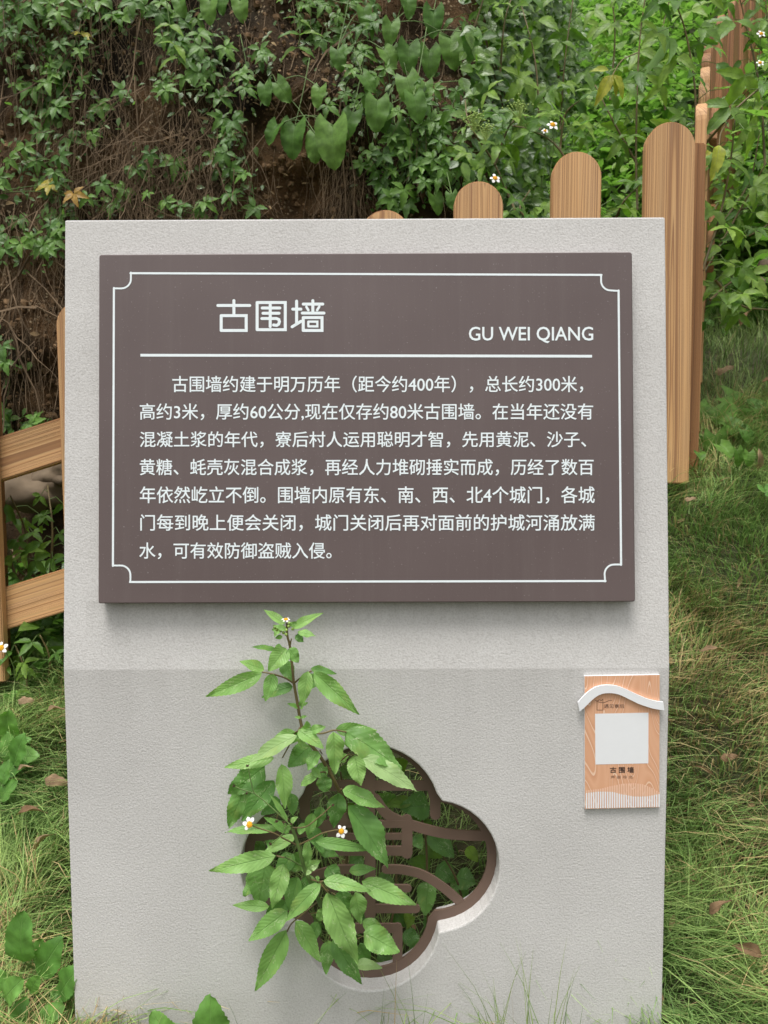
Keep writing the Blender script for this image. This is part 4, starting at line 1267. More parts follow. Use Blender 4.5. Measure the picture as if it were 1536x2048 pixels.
for k in range(520):      # upper left curtains
    px = rn.triangular(-30, 560, 180); py = rn.uniform(-60, 420)
    strand(px, py, rn.uniform(.12, .4), rn.choice((.12, .3, .6, .9)), rn.uniform(.0005, .0013))
for k in range(380):      # tangle low in the middle
    px = rn.gauss(330, 90); py = rn.gauss(330, 60)
    strand(px, py, rn.uniform(.12, .32), rn.uniform(.6, 1.3), rn.uniform(.0006, .0017))
for k in range(150):      # tuft right of the bare patch
    px = rn.gauss(690, 28); py = rn.uniform(290, 430)
    strand(px, py, rn.uniform(.08, .22), rn.uniform(.1, .6), rn.uniform(.0005, .0012))
for k in range(170):      # strip left of the stand
    strand(rn.uniform(-20, 140), rn.uniform(380, 760), rn.uniform(.1, .3), rn.uniform(.1, .6), rn.uniform(.0005, .0011))
for k in range(150):      # right of centre, under the vines
    strand(rn.uniform(560, 990), rn.uniform(-40, 330), rn.uniform(.1, .3), rn.uniform(.2, .9), rn.uniform(.0005, .0013))
for k in range(46):       # thicker woody roots and old vine stems
    px, py = rn.choice(((rn.uniform(-20, 520), rn.uniform(-60, 300)), (rn.uniform(560, 980), rn.uniform(-60, 200)), (rn.uniform(-20, 120), rn.uniform(420, 700))))
    strand(px, py, rn.uniform(.25, .6), rn.choice((.2, .5, 1.0)), rn.uniform(.002, .0042))
tag(link('dry_roots', mesh('dry_roots', V, Fc, M['twig'])), 'tangle of thin dry brown roots hanging over the earth bank', 'roots', kind='stuff')

# ------------------------------------------------------------------ undergrowth mass (uncountable small leaves), built with numpy
def scatter_leaves(name, P, D, Nn, L, Wr, colr, material):
    """P base, D direction, Nn normal (n,3), L (n,), Wr (n,), colr (n,)"""
    n = len(P)
    D = D / np.linalg.norm(D, axis=1, keepdims=True)
    Nn = Nn - D * (Nn * D).sum(1, keepdims=True); Nn /= np.linalg.norm(Nn, axis=1, keepdims=True)
    Xa = np.cross(D, Nn)
    tmpl = []   # (u, t, z, width factor)
    for t, wt in ((0, .05), (.22, .82), (.5, 1.0), (.78, .55), (1, 0.0)):
        for u in (-1, 0, 1):
            tmpl.append((u, t, wt))
    VV = np.empty((n, 15, 3)); UVv = np.empty((n, 15, 2))
    curl = RNG.uniform(-.05, .35, n); fold = RNG.uniform(0.05, .45, n)
    for k, (u, t, wt) in enumerate(tmpl):
        xx = u * wt * Wr * L / 2
        zz = fold * np.abs(xx) - curl * L * t * t
        VV[:, k] = P + D * (L * t)[:, None] + Xa * xx[:, None] + Nn * zz[:, None]
        UVv[:, k] = ((u + 1) / 2, t)
    q = []
    for r_ in range(4):
        for c in range(2):
            a = r_ * 3 + c; q.append((a, a + 1, a + 4, a + 3))
    Q = (np.array(q)[None] + (np.arange(n) * 15)[:, None, None]).reshape(-1, 4)
    col = np.ones((n, 15, 4)); col[:, :, 0] = colr[:, None]; col[:, :, 1] = RNG.random(n)[:, None]
    return np_mesh(name, VV.reshape(-1, 3), Q, material, uv=UVv.reshape(-1, 2), col=col.reshape(-1, 4))

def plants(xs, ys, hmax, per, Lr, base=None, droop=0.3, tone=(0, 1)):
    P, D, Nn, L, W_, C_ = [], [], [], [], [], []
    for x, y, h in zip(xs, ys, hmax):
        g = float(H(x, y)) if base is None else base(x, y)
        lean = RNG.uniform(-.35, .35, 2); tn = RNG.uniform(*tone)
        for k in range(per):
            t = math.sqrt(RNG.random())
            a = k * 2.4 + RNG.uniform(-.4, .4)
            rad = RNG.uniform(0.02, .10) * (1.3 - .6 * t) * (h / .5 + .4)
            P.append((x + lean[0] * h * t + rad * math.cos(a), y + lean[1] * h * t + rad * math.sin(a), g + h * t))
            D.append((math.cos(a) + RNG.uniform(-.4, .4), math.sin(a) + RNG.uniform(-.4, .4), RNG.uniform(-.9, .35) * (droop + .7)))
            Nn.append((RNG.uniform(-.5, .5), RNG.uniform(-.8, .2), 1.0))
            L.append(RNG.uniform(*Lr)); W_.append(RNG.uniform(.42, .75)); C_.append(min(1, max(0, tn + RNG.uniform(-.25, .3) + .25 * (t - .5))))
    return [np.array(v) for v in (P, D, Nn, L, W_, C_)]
# right hillside behind and beside the side fence
xs, ys, hs_ = [], [], []
while len(xs) < 1150:
    y = RNG.uniform(2.3, 6.8); x = RNG.uniform(0.18 * y, .62 * y)
    line = 0.797 + (y - 2.0) * 0.42
    if x < line - .1:
        if y < 2.75 : continue
        h = RNG.uniform(.12, .5) * min(1.0, (y - 2.5) * .9)
    else:
        if abs(x - line) < .12: continue
        h = RNG.uniform(.15, .55) if y > 2.9 else RNG.uniform(.05, .2)
        if y < 2.55: continue
    xs.append(x); ys.append(y); hs_.append(h)
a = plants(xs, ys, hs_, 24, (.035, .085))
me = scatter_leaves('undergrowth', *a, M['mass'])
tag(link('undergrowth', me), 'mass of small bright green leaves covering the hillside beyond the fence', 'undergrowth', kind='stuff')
# green skin over the turning bank and its top edge
P, D, Nn, L, W_, C_ = [], [], [], [], [], []
for k in range(5200):
    px = RNG.uniform(900, 1190); py = RNG.uniform(-60, 460)
    if RNG.random() > sstep(900, 1060, px): continue
    Y = bankY(px, py)
    if Y > 4.6: continue
    P.append(tuple(at(px, py, Y - RNG.uniform(.0, .16)))); D.append((RNG.uniform(-1, 1), -.3, RNG.uniform(-1.4, .2))); Nn.append((RNG.uniform(-.5, .5), -1, RNG.uniform(.1, 1)))
    L.append(RNG.uniform(.025, .06)); W_.append(RNG.uniform(.4, .8)); C_.append(RNG.uniform(0, .6))
me = scatter_leaves('bank_foliage', *[np.array(v) for v in (P, D, Nn, L, W_, C_)], M['mass'])
tag(link('bank_foliage', me), 'small green leaves cloaking the corner where the earth bank turns back', 'foliage', kind='stuff')
P, D, Nn, L, W_, C_ = [], [], [], [], [], []
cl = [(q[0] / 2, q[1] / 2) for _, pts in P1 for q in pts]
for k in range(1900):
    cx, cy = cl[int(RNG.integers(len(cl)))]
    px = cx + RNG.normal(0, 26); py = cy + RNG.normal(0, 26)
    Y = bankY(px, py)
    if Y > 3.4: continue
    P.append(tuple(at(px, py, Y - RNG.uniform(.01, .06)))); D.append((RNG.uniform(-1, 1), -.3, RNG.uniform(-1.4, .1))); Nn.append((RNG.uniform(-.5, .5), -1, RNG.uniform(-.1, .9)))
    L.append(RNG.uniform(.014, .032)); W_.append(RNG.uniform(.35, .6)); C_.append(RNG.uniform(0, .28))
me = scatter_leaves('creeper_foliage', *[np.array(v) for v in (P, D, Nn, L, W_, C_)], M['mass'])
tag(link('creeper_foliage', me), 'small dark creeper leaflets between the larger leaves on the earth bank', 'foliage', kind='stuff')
def litter(n, fn, name, lab, Lr):
    P, D, Nn, L, W_, C_ = [], [], [], [], [], []
    for k in range(n):
        p, nn = fn()
        P.append(tuple(p)); D.append(tuple(RNG.uniform(-1, 1, 3) * (1, 1, .6))); Nn.append(tuple(Vector(nn) + Vector(RNG.uniform(-.4, .4, 3))))
        L.append(RNG.uniform(*Lr)); W_.append(RNG.uniform(.2, .5)); C_.append(RNG.random())
    tag(link(name, scatter_leaves(name, *[np.array(v) for v in (P, D, Nn, L, W_, C_)], M['litter'])), lab, 'leaf litter', kind='stuff')
def f_bank():
    px, py = RNG.uniform(-20, 980), RNG.uniform(-40, 760 if RNG.random() < .3 else 450)
    return at(px, py, bankY(px, py) - .012), (0, -1, .4)
litter(420, f_bank, 'leaf_litter', 'bits of dry brown leaf caught in the roots on the bank', (.012, .034))
def f_gr():
    x = RNG.uniform(-1.0, 1.3); y = RNG.uniform(1.0, 2.1); return (x, y, float(H(x, y)) + RNG.uniform(.004, .035)), (0, -.3, 1)
litter(650, f_gr, 'leaf_litter', 'bits of dry brown leaf and straw lying in the lawn', (.012, .04))
V, Fc = [], []
for k in range(1500):
    px, py = RNG.uniform(-20, 900), RNG.uniform(-40, 450)
    if RNG.random() < .35: px = RNG.uniform(-10, 140); py = RNG.uniform(450, 900)
    elif RNG.random() < .5: px = RNG.normal(600, 70); py = RNG.uniform(0, 440)
    p = at(px, py, bankY(px, py) - .002); r_ = float(RNG.choice([.0025, .004, .007, .012], p=[.5, .3, .15, .05]))
    v, f = ico(p, r_, jit=.3); add_o = len(V); V += v; Fc += [tuple(i + add_o for i in q) for q in f]
tag(link('pebbles', mesh('pebbles', V, Fc, M['clod'])), 'crumbs of earth and small pale stones on the bare face of the bank', 'pebbles', kind='stuff')
# dark-leaved weeds behind the front fence at left, below the bank
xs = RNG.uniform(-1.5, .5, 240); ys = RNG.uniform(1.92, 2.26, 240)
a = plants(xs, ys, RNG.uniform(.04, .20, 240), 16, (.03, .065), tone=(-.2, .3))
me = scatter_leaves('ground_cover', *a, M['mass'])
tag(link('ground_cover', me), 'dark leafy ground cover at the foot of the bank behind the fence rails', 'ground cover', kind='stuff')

# ------------------------------------------------------------------ shrubs with leaf parts
def shrub(label, paths, Y, nleaf, Ls, mats=TRI, seed=0, mixin=SNG, spread=0.10, group='tall leafy weeds behind the fence', name='leafy_shrub', cat='shrub', stem_m='stem_red', dY=0.15):
    rn = random.Random(seed)
    rt = None
    for pth in paths:
        P = [at(px, py, Y + rn.uniform(-dY, dY) * .3) for px, py in pth]
        if rt is None: rt = root(name, P[0], label, cat, group)
        sm = smooth_path(P, 6)
        stem_obj('stem', P, .0038, .0016, M[stem_m], rt, 6, 5)
        for k in range(nleaf):
            t = (k + .5 + rn.uniform(-.3, .3)) / nleaf
            i = min(len(sm) - 1, max(0, int(t * (len(sm) - 1))))
            B_ = sm[i]
            a = k * 2.4 + rn.uniform(-.5, .5)
            d = Vector((math.cos(a), math.sin(a) * .7 - .25, rn.uniform(-.5, .35)))
            ln = rn.uniform(.3, 1.0) * spread
            E_ = B_ + d.normalized() * ln
            V_, F_ = tube([B_, (B_ + E_) / 2 + Vector((0, 0, .012)), E_], .0012, .0009, 4)
            link('leaf_stalk', mesh('leaf_stalk', V_, F_, M['stem']), rt)
            me_ = rn.choice(mats) if rn.random() < .72 else rn.choice(mixin)
            L = rn.uniform(*Ls) * rn.choice((.8, 1.0, 1.25))
            put_leaf(rt, me_, E_, L, Vector((rn.uniform(-.5, .5), -.9, rn.uniform(.2, 1.0))), Vector((d.x * .8, d.y, rn.uniform(-1.1, -.3))))
    return rt
SH = [
 ('tall weed with a dark upright stem behind the tallest front picket', [[(1275, 420), (1272, 300), (1278, 100), (1295, -40)], [(1275, 330), (1225, 240), (1190, 170)]], 2.35, 13, (.05, .085)),
 ('weed with bright drooping leaves above the second rounded picket', [[(1180, 420), (1120, 300), (1060, 260), (1010, 250)], [(1120, 300), (1130, 230), (1160, 200)]], 2.30, 11, (.045, .075)),
 ('loose weed with small pale flower heads over the first rounded picket', [[(1030, 420), (990, 330), (940, 250), (930, 200)], [(990, 330), (1020, 250), (1060, 230)]], 2.32, 11, (.04, .065)),
 ('tall weed filling the top middle beside the dark gap', [[(1120, 260), (1130, 120), (1150, -30)], [(1080, 260), (1070, 120), (1040, 0)]], 2.75, 13, (.055, .085)),
 ('leafy weed arching over the edge-on fence at the top right', [[(1390, 330), (1390, 180), (1370, 60), (1340, -20)]], 2.12, 18, (.055, .085)),
 ('weed crossing the edge-on pickets on a slanting stem', [[(1400, 300), (1475, 215), (1535, 165), (1570, 140)], [(1405, 540), (1440, 430), (1460, 330), (1470, 240)]], 1.98, 11, (.05, .075)),
 ('weed with dark leaves hanging right of the edge-on pickets', [[(1400, 560), (1480, 420), (1530, 330)], [(1440, 480), (1500, 470), (1550, 440)]], 2.15, 12, (.045, .07)),
 ('bushy weed at the far top right corner', [[(1530, 330), (1520, 180), (1490, 40), (1470, -40)], [(1560, 260), (1540, 100), (1530, -20)]], 2.40, 20, (.055, .085)),
 ('low spreading weed with finger-like leaves at the right edge', [[(1420, 600), (1470, 560), (1540, 540)], [(1430, 560), (1480, 610), (1540, 620)]], 2.0, 10, (.04, .06)),
 ('tall weed right of centre with sunlit crown leaves', [[(1220, 200), (1230, 60), (1215, -50)], [(1330, 220), (1320, 90), (1350, -40)]], 2.9, 14, (.06, .09)),
 ('weed at the top centre leaning out from the bank corner', [[(1000, 150), (1010, 40), (1040, -50)], [(930, 110), (960, 20), (980, -50)]], 2.6, 10, (.05, .075)),
 ('dark weed low behind the second and tallest front pickets', [[(1230, 440), (1250, 400), (1290, 360)], [(1080, 460), (1040, 420), (1060, 380)]], 2.2, 8, (.04, .06)),
 ('weed beyond the edge-on fence halfway down the right side', [[(1450, 440), (1500, 360), (1520, 260)], [(1480, 420), (1545, 400), (1570, 330)]], 2.6, 11, (.05, .075)),
]
for k, (lab, pth, Y, nl, Ls) in enumerate(SH):
    shrub(lab, pth, Y, nl, Ls, seed=100 + k)
shrub('dark weed filling the gap between the two fence rails left of the stand', [[(60, 1150), (50, 1060), (20, 990)], [(100, 1160), (105, 1060), (95, 970)], [(30, 1150), (10, 1080)]], 1.98, 10, (.035, .055), seed=150, spread=.06, group='weeds at the foot of the fence')
shrub('weed under the lower rail at the left edge beside the stand', [[(60, 1420), (50, 1340), (30, 1290)], [(90, 1400), (100, 1320), (80, 1270)]], 1.80, 8, (.032, .05), seed=151, spread=.05, group='weeds at the foot of the fence')
M['yel'] = leafmat('yellow_green_leaf', (0.38, 0.42, 0.05), (0.45, 0.42, 0.06), veins=7, trans=.35)
YL = leaf_mesh(M['yel'], 1.0, 0.40, 'lance', rows=12, cols=4, fold=.3, curl=.12, wave=.06, serr=.04, rng=random.Random(5), tip=.2)
yr = root('yellowing_branch', at(1210, 130, 2.1), 'small branch of drooping yellow-green leaves left of the dark upright stem', 'branch')
for x0_, y0_, x1_, y1_ in ((1222, 150, 1192, 208), (1225, 148, 1236, 190), (1218, 140, 1180, 138), (1230, 150, 1250, 195)):
    a_, b_ = at(x0_, y0_, 2.1), at(x1_, y1_, 2.1); put_leaf(yr, YL, a_, (b_ - a_).length, Vector((.2, -1, .4)), b_ - a_)
stem_obj('stem', [at(1225, 150, 2.1), at(1245, 120, 2.15), at(1276, 105, 2.3)], .0016, .002, M['stem_red'], yr, 5, 4)
yr = root('yellowing_branch', at(1440, 290, 1.9), 'single drooping yellow-edged leaf in front of the edge-on pickets', 'branch')
for x0_, y0_, x1_, y1_ in ((1438, 290, 1428, 356), (1420, 303, 1408, 312)):
    a_, b_ = at(x0_, y0_, 1.9), at(x1_, y1_, 1.88); put_leaf(yr, YL, a_, (b_ - a_).length, Vector((.2, -1, .4)), b_ - a_)
stem_obj('stem', [at(1438, 290, 1.9), at(1442, 265, 1.93), at(1455, 245, 1.98)], .0014, .0018, M['stem_red'], yr, 5, 4)
# hanging light sprigs near the top
for k, (lab, pts) in enumerate((
  ('light green sprig hanging on a thin stem at the top edge, left of centre', [(333, 0), (340, 50), (350, 90), (356, 115)]),
  ('pale drooping shoot hanging over bare earth at the top centre', [(592, -5), (598, 40), (600, 70), (596, 95)]))):
    rn = random.Random(300 + k)
    rt = root('hanging_sprig', at(*pts[0], 2.2), lab, 'sprig', 'sprigs hanging from the top of the bank')
    P = [at(x, y, 2.2) for x, y in pts]
    stem_obj('stem', P, .0016, .0012, M['stem'], rt, 5, 4)
    for j, p in enumerate(P[1:] if k == 0 else P):
        for s in (-1, 1):
            me_ = M and rn.choice(SNG)
            put_leaf(rt, me_, p, rn.uniform(.04, .065), Vector((rn.uniform(-.3, .3), -.8, .9)), Vector((s * rn.uniform(.5, 1), -.3, rn.uniform(-.7, .2))))

# little wild flowers
def bg_flower(px, py, Y, r_, label, seed):
    P = at(px, py, Y)
    rt = root('wildflower', P, label, 'flower', 'wildflowers')
    flower(rt, P, Vector((random.Random(seed).uniform(-.3, .3), -1, .5)), r_, 5, random.Random(seed))
    stem_obj('stem', [P - Vector((0, -.003, 0)), P + Vector((.01, .03, -.05)), P + Vector((.0, .05, -.14))], .0009, .0012, M['stem'], rt, 5, 3)
for px, py, Y, r_, lab in ((1105, 250, 2.15, .017, 'small white daisy-like flower among leaves above the second picket'), (1090, 262, 2.15, .010, 'tiny white flower just left of a larger one above the second picket'),
      (990, 357, 1.95, .014, 'small white flower right above the shortest rounded picket'), (3, 1296, 1.62, .015, 'white flower with orange centre at the left edge by the picket'),
      (1522, 68, 2.3, .013, 'orange-centred flower in the far top right corner'), (1520, 126, 2.3, .012, 'yellow-centred flower below another at the top right edge')):
    bg_flower(px, py, Y, r_, lab, int(px))
# umbels of tiny pale buds
for k, (px, py, lab) in enumerate(((948, 240, 'pale green bud cluster left of the daisy-like flower'), (972, 260, 'second pale bud cluster nearest the daisy-like flower'), (1040, 215, 'frothy pale bud cluster highest of the three'))):
    rn = random.Random(k)
    q = []
    C0 = at(px, py, 2.12)
    for j in range(42):
        c = C0 + Vector((rn.gauss(0, .014), rn.gauss(0, .01), abs(rn.gauss(0, .010))))
        q.append(ico(c, .0026)); q.append(tube([C0 - Vector((0, 0, .03)), c], .0005, .0004, 3))
    V_, F_ = join(q)
    o = link('bud_cluster', mesh('bud_cluster', V_, F_, M['bud']))
    tag(o, lab, 'flower buds', 'pale bud clusters')

# ------------------------------------------------------------------ plants seen through the opening
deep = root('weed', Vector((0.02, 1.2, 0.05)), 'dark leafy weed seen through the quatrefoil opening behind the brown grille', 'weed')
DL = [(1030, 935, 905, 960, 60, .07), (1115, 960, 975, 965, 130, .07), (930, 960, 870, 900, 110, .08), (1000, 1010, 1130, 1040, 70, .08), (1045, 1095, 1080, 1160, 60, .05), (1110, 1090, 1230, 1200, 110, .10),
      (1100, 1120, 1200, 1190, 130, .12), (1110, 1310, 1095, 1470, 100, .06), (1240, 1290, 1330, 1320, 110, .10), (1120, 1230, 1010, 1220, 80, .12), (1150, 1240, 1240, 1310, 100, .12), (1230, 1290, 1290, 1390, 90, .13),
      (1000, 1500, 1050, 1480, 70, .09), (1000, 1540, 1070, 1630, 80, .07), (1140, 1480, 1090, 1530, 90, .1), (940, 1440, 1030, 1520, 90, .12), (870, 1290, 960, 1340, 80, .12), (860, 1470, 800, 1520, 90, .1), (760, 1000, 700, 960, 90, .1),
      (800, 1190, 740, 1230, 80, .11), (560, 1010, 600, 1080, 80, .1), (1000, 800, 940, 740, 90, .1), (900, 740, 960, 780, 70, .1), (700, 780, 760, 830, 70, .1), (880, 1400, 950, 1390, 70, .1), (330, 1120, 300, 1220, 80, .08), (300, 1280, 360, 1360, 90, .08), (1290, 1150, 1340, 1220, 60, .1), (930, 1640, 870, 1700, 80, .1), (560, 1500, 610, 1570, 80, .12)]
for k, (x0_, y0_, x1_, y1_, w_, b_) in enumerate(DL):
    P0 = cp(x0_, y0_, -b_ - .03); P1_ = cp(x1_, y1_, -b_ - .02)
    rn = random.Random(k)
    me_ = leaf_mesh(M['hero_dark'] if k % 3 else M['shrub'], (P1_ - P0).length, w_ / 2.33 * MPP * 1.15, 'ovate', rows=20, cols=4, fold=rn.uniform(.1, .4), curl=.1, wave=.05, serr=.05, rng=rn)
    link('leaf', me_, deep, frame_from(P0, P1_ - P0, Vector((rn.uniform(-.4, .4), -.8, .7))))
for pts in ([(1110, 1620, -.12), (1105, 1400, -.11), (1100, 1150, -.1), (1080, 1020, -.1)], [(1290, 1500, -.12), (1240, 1300, -.12), (1150, 1150, -.12)], [(900, 1650, -.13), (960, 1350, -.12), (930, 1000, -.1)], [(720, 1300, -.1), (740, 1050, -.1), (700, 800, -.1)]):
    stem_obj('stem', [cp(*p) for p in pts], .0022, .0014, M['stem_red'], deep, 6, 5)

# ------------------------------------------------------------------ broad weeds in the grass
def ground_hit(px, py):
    d = ray(px, py); t = 0.5
    while t < 9:
        p = CAM + d * t
        if p.z < float(H(p.x, p.y)): return p
        t += .006
    return CAM + d * 3
def weed(label, leaves, Y0, mats, name='broadleaf_weed', group='broad-leaved weeds in the grass', lay=True):
    """leaves: (base px, tip px, width ratio ignored) laid near ground depth"""
    rt = None; rn = random.Random(len(label))
    for (x0_, y0_, x1_, y1_, Y) in leaves:
        if lay: Y = max(1.01, ground_hit(x0_, y0_).y - rn.uniform(*((.09, .13) if name == 'trailing_vine' else (.04, .09))))
        P0 = at(x0_, y0_, Y); P1_ = at(x1_, y1_, Y - rn.uniform(-.01, .03))
        if rt is None: rt = root(name, P0, label, 'weed', group)
        put_leaf(rt, rn.choice(mats), P0, (P1_ - P0).length * (1.35 if name == 'trailing_vine' else 1.0), Vector((rn.uniform(-.3, .3), -.9, .7)), P1_ - P0)
        g = Vector((P0.x + rn.uniform(-.02, .02), P0.y + .03, float(H(P0.x, P0.y + .03))))
        if (g - P0).length < .16:
            V_, F_ = tube([P0, (P0 + g) / 2 + Vector((0, .01, 0)), g], .0015, .0018, 5)
            link('stem', mesh('stem', V_, F_, M['stem']), rt)
    return rt
weed('broad toothed weed at the bottom left corner beside the stand', [(48, 1925, 40, 1828, 1.06), (68, 1925, 80, 1880, 1.1), (80, 1950, 118, 1882, 1.08), (25, 1990, -8, 1960, 1.03), (10, 2000, 40, 1960, 1.04), (120, 1990, 150, 1940, 1.05), (100, 1985, 148, 1990, 1.05), (60, 1985, 75, 1955, 1.0), (30, 2060, 50, 1995, 1.0), (80, 2050, 125, 2010, 1.0), (-10, 1940, 25, 1990, 1.02)], 1.0, BRD)
weed('light green weed at the left edge above the dead leaves', [(12, 1490, 14, 1425, 1.35), (25, 1525, 10, 1465, 1.33), (28, 1530, 45, 1470, 1.33), (20, 1515, 72, 1512, 1.30), (10, 1540, 48, 1530, 1.28), (5, 1570, 12, 1520, 1.3), (2, 1580, 35, 1588, 1.27), (40, 1490, 62, 1475, 1.35), (0, 1600, 30, 1560, 1.28)], 1.3, BRD)
weed('single toothed leaf standing before the stand at the bottom edge', [(424, 2118, 419, 2001, .93), (424, 2125, 470, 2075, .93)], .93, BRD, lay=False)
weed('small brown-tipped leaf at the bottom edge of the stand', [(350, 2095, 302, 2026, .94), (350, 2100, 375, 2060, .94)], .94, BRD, lay=False)
weed('three-leaved clover-like weed under the rail end at left', [(20, 1400, 8, 1388, 1.7), (20, 1400, 30, 1385, 1.7), (22, 1402, 55, 1396, 1.68), (22, 1402, 32, 1412, 1.68)], 1.7, BRD)
weed('heart-leaved creeper trailing over the grass right of the stand', [(1400, 818, 1395, 855, 1.78), (1385, 815, 1372, 812, 1.78), (1425, 815, 1415, 858, 1.8), (1455, 792, 1500, 815, 1.85), (1500, 815, 1540, 830, 1.8), (1460, 822, 1445, 838, 1.8), (1475, 815, 1472, 845, 1.78), (1460, 850, 1490, 878, 1.75), (1385, 870, 1402, 888, 1.7), (1430, 870, 1432, 912, 1.68), (1440, 890, 1458, 905, 1.68), (1398, 905, 1402, 912, 1.65), (1475, 900, 1480, 925, 1.66), (1498, 905, 1498, 925, 1.66), (1430, 835, 1450, 860, 1.76), (1490, 860, 1502, 880, 1.74)], 1.8, HRT, 'trailing_vine', 'trailing vines in the grass')
weed('finger-leaved weed spreading low at the right edge above the lawn', [(1480, 620, 1455, 600, 2.1), (1480, 620, 1500, 598, 2.1), (1500, 640, 1530, 620, 2.08), (1500, 640, 1460, 650, 2.08), (1430, 650, 1405, 640, 2.1), (1440, 660, 1470, 672, 2.1)], 2.1, BRD, 'broadleaf_weed')
weed('bright green leaf tuft at the right edge above the yellow leaf', [(1528, 985, 1515, 968, 1.5), (1530, 985, 1545, 965, 1.5), (1530, 990, 1550, 990, 1.5)], 1.5, BRD)

# fallen leaves
FL = [(1470, 695, 1.2, .07, 'pale brown curled dead leaf highest on the lawn right of the fence'), (1420, 790, .6, .055, 'curled dead leaf beside the fence foot above the trailing vine'), (1530, 755, .5, .06, 'pale dead leaf at the right edge above the trailing vine'),
      (1510, 812, 0, .05, 'brown dead leaf beside the trailing vine'), (1358, 1050, .2, .026, 'tiny white dry leaf close to the stand edge on the right'), (1385, 1358, 0, .05, 'reddish brown dead leaf right of the stand beside the small plate'),
      (1500, 1965, 2.4, .052, 'large torn brown leaf at the lower right edge'), (1425, 1570, .4, .03, 'small orange-brown leaf in the lawn right of the stand foot'), (1500, 990, 1.6, .05, 'dry narrow leaf on the slope at the right'),
      (50, 1590, .5, .036, 'small brown dead leaf in the left grass'), (105, 1605, -.3, .05, 'long grey-brown dead leaf touching the left edge of the stand'), (50, 1680, .2, .06, 'broad tan dead leaf low in the left grass'),
      (105, 1470, .3, .045, 'orange-tan dead leaf beside the left edge of the stand'), (50, 1445, 0, .04, 'thin pale dead leaf behind the light green weed'), (90, 1750, 1.0, .05, 'flattened brown leaf under the left grass'), (1400, 1880, 1, .04, 'dull brown leaf fragment at the lower right of the stand')]
for k, (px, py, an, L, lab) in enumerate(FL):
    p = ground_hit(px, py)
    nrm = Vector((random.uniform(-.3, .3), -.6, 1))
    o = link('fallen_leaf', DEAD[k % 3], None, frame_from(p + Vector((0, -.03, .06)), Vector((math.cos(an), -.1, math.sin(an) * .5)), nrm) @ Matrix.Scale(L, 4))
    tag(o, lab, 'dead leaf', 'fallen leaves on the grass')
p = ground_hit(1540, 1010)
yl = link('fallen_leaf', leaf_mesh(M['ivy_y'], .06, .04, 'ovate', rows=10, cols=4, fold=.2, curl=.3, wave=.08), None, frame_from(p + Vector((0, -.02, .02)), Vector((-.2, -.1, 1)), Vector((0, -1, .6))))
tag(yl, 'large yellow leaf cut by the right edge', 'dead leaf', 'fallen leaves on the grass')

# pale stones at the foot of the bank and on the slope
def stone(px, py, Y, s, lab):
    rn = random.Random(int(px)); c = at(px, py, Y)
    bm = bmesh.new(); bmesh.ops.create_icosphere(bm, subdivisions=3, radius=1)
    for v in bm.verts:
        v.co = Vector((v.co.x * s[0], v.co.y * s[1], v.co.z * s[2])) * (1 + mnoise.fractal(v.co * 1.4 + Vector((px, 0, 0)), 1, 2, 3) * .35)
    me_ = bpy.data.meshes.new('stone'); bm.to_mesh(me_); bm.free(); me_.materials.append(M['stone']); me_.polygons.foreach_set('use_smooth', [True] * len(me_.polygons))
    o = link('stone', me_, None, Matrix.Translation(c)); tag(o, lab, 'stone', 'stones on the slope')
stone(60, 985, 2.22, (.10, .08, .055), 'pale rounded stone at the foot of the bank under the upper rail')
stone(110, 955, 2.26, (.07, .07, .05), 'smaller grey stone right of the pale one under the upper rail')
stone(1530, 532, 2.5, (.022, .02, .02), 'small pale stone at the right edge among weeds')
stone(1518, 565, 2.45, (.018, .02, .016), 'smaller pale stone just below another at the right edge')

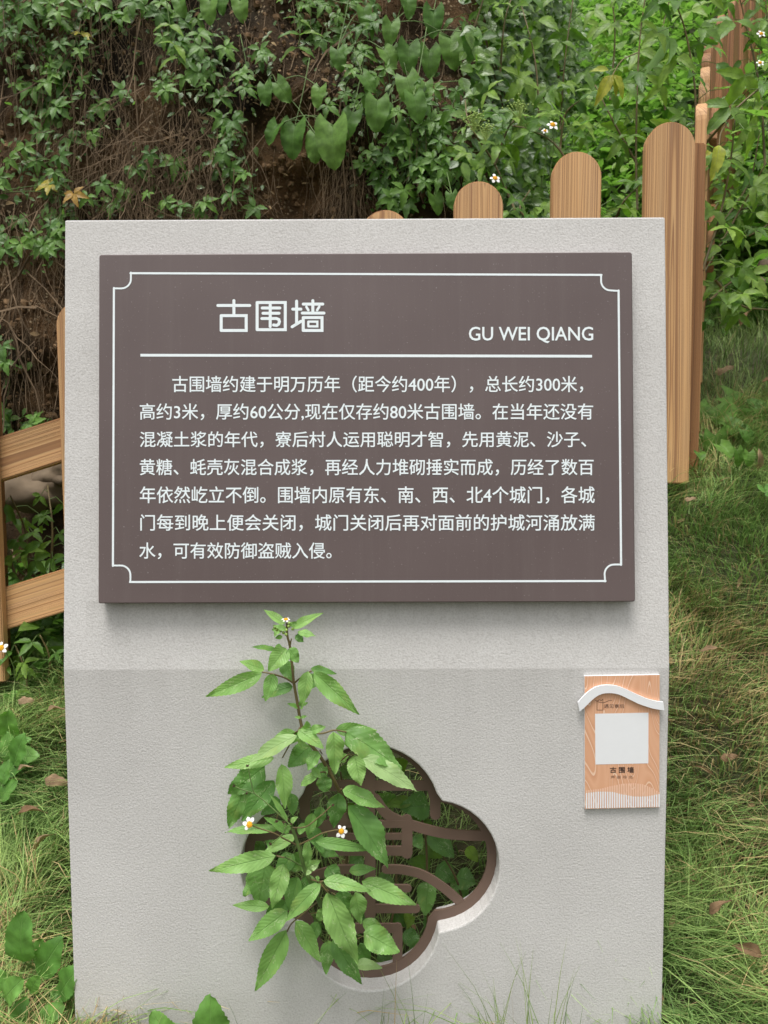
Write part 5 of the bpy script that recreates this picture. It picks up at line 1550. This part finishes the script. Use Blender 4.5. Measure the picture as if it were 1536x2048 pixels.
# ------------------------------------------------------------------ grass
def grass(name, n, xr, yr, hr, wr, seedv, dens=None, dry=0.18, lean=0.8, bright=1.0):
    rg = np.random.default_rng(seedv)
    x = rg.uniform(*xr, n); y = rg.uniform(*yr, n)
    if dens is not None:
        k = rg.random(n) < dens(x, y); x, y = x[k], y[k]
    n = len(x)
    # patches: clumps share direction, length and dryness
    pa = np.sin(x * 9 + 2 * np.sin(y * 7)) + np.sin(y * 13 + 1.7 * np.sin(x * 11)) 
    pb = np.sin(x * 31 + 3 * np.sin(y * 23)) * np.sin(y * 27 + x * 9)
    ang = pa * 1.5 + rg.normal(0, 1.0, n)
    h = rg.uniform(*hr, n) * (1 + .28 * np.tanh(pb * 1.6)) * (1 + .18 * pa)
    ln = np.abs(rg.normal(lean, .38, n))
    w = rg.uniform(*wr, n)
    g = H(x, y)
    dx, dy = np.cos(ang), np.sin(ang) - .15
    B = np.stack([x, y, g - .004], 1)
    ts = np.array([0, .35, .7, 1.0])
    VV = np.empty((n, 8, 3))
    sx, sy = -dy, dx
    roll = rg.uniform(-1, 1, n)
    for k, t in enumerate(ts):
        hor = h * ln * (t ** 1.7) * .75
        c = B + np.stack([dx * hor, dy * hor, h * (t - .32 * np.minimum(ln, 1.6) * t * t)], 1)
        ww = w * (1 - t * .9) / 2
        s = np.stack([sx * ww, sy * ww, roll * ww * .4], 1)
        VV[:, 2 * k] = c - s; VV[:, 2 * k + 1] = c + s
    Q = np.array([(0, 1, 3, 2), (2, 3, 5, 4), (4, 5, 7, 6)])[None] + (np.arange(n) * 8)[:, None, None]
    u = rg.random(n)[:, None]
    green = np.array([[.080, .165, .040]]) * (1 - u) + np.array([[.235, .34, .115]]) * u
    dc = np.array([[.34, .29, .15]]) * (1 - u) + np.array([[.25, .19, .10]]) * u
    dm = (rg.random(n) < np.clip(dry + .16 * (np.sin(x * 6 + 4) + np.sin(y * 9 + 2 * x)), .02, .75))[:, None]
    c = np.where(dm, dc * 1.15, green) * rg.uniform(.75, 1.25, (n, 1)) * bright
    yel = (.5 + .5 * np.tanh(pa))[:, None]
    c = c * (1 + yel * np.array([[.22, .08, .05]]))
    col = np.ones((n, 8, 4)); col[:, :, :3] = c[:, None]
    col[:, :2, :3] *= 1.0
    return np_mesh(name, VV.reshape(-1, 3), Q.reshape(-1, 4), M['blade'], col=col.reshape(-1, 4))
def occl(x, y):     # where the camera could see: beside the stand, thin elsewhere
    a = np.abs(x + .02)
    return np.where(a > .36, 1.0, np.where(y < 1.06, .07, .22))
me = grass('grass', 95000, (-1.05, 1.3), (.90, 2.15), (.030, .065), (.0018, .0030), 5, occl, dry=.15, lean=1.0, bright=1.3)
tag(link('grass', me), 'short green lawn grass around the stand and up the slope', 'grass', kind='stuff')
me = grass('grass', 62000, (-1.05, 1.3), (.97, 2.15), (.055, .115), (.0021, .0034), 15, occl, dry=.13, lean=1.4, bright=1.6)
tag(link('grass', me), 'long arching lawn blades with pale straw lying across one another', 'grass', kind='stuff')
me = grass('grass', 300, (-.38, .40), (.90, .985), (.09, .135), (.0016, .0028), 31, lambda x, y: np.sin(x * 37 + 1) + .25 * np.sin(x * 91) > -.1, dry=.1, lean=.55, bright=1.0)
tag(link('grass', me), 'sparse upright grass sprigs standing in front of the foot of the grey stand', 'grass', kind='stuff')
me = grass('grass', 42000, (-.9, 1.9), (2.1, 3.6), (.05, .11), (.002, .004), 6, lambda x, y: (x > .25) * 1.0, dry=.12)
tag(link('grass', me), 'longer grass on the upper slope behind the fence', 'grass', kind='stuff')
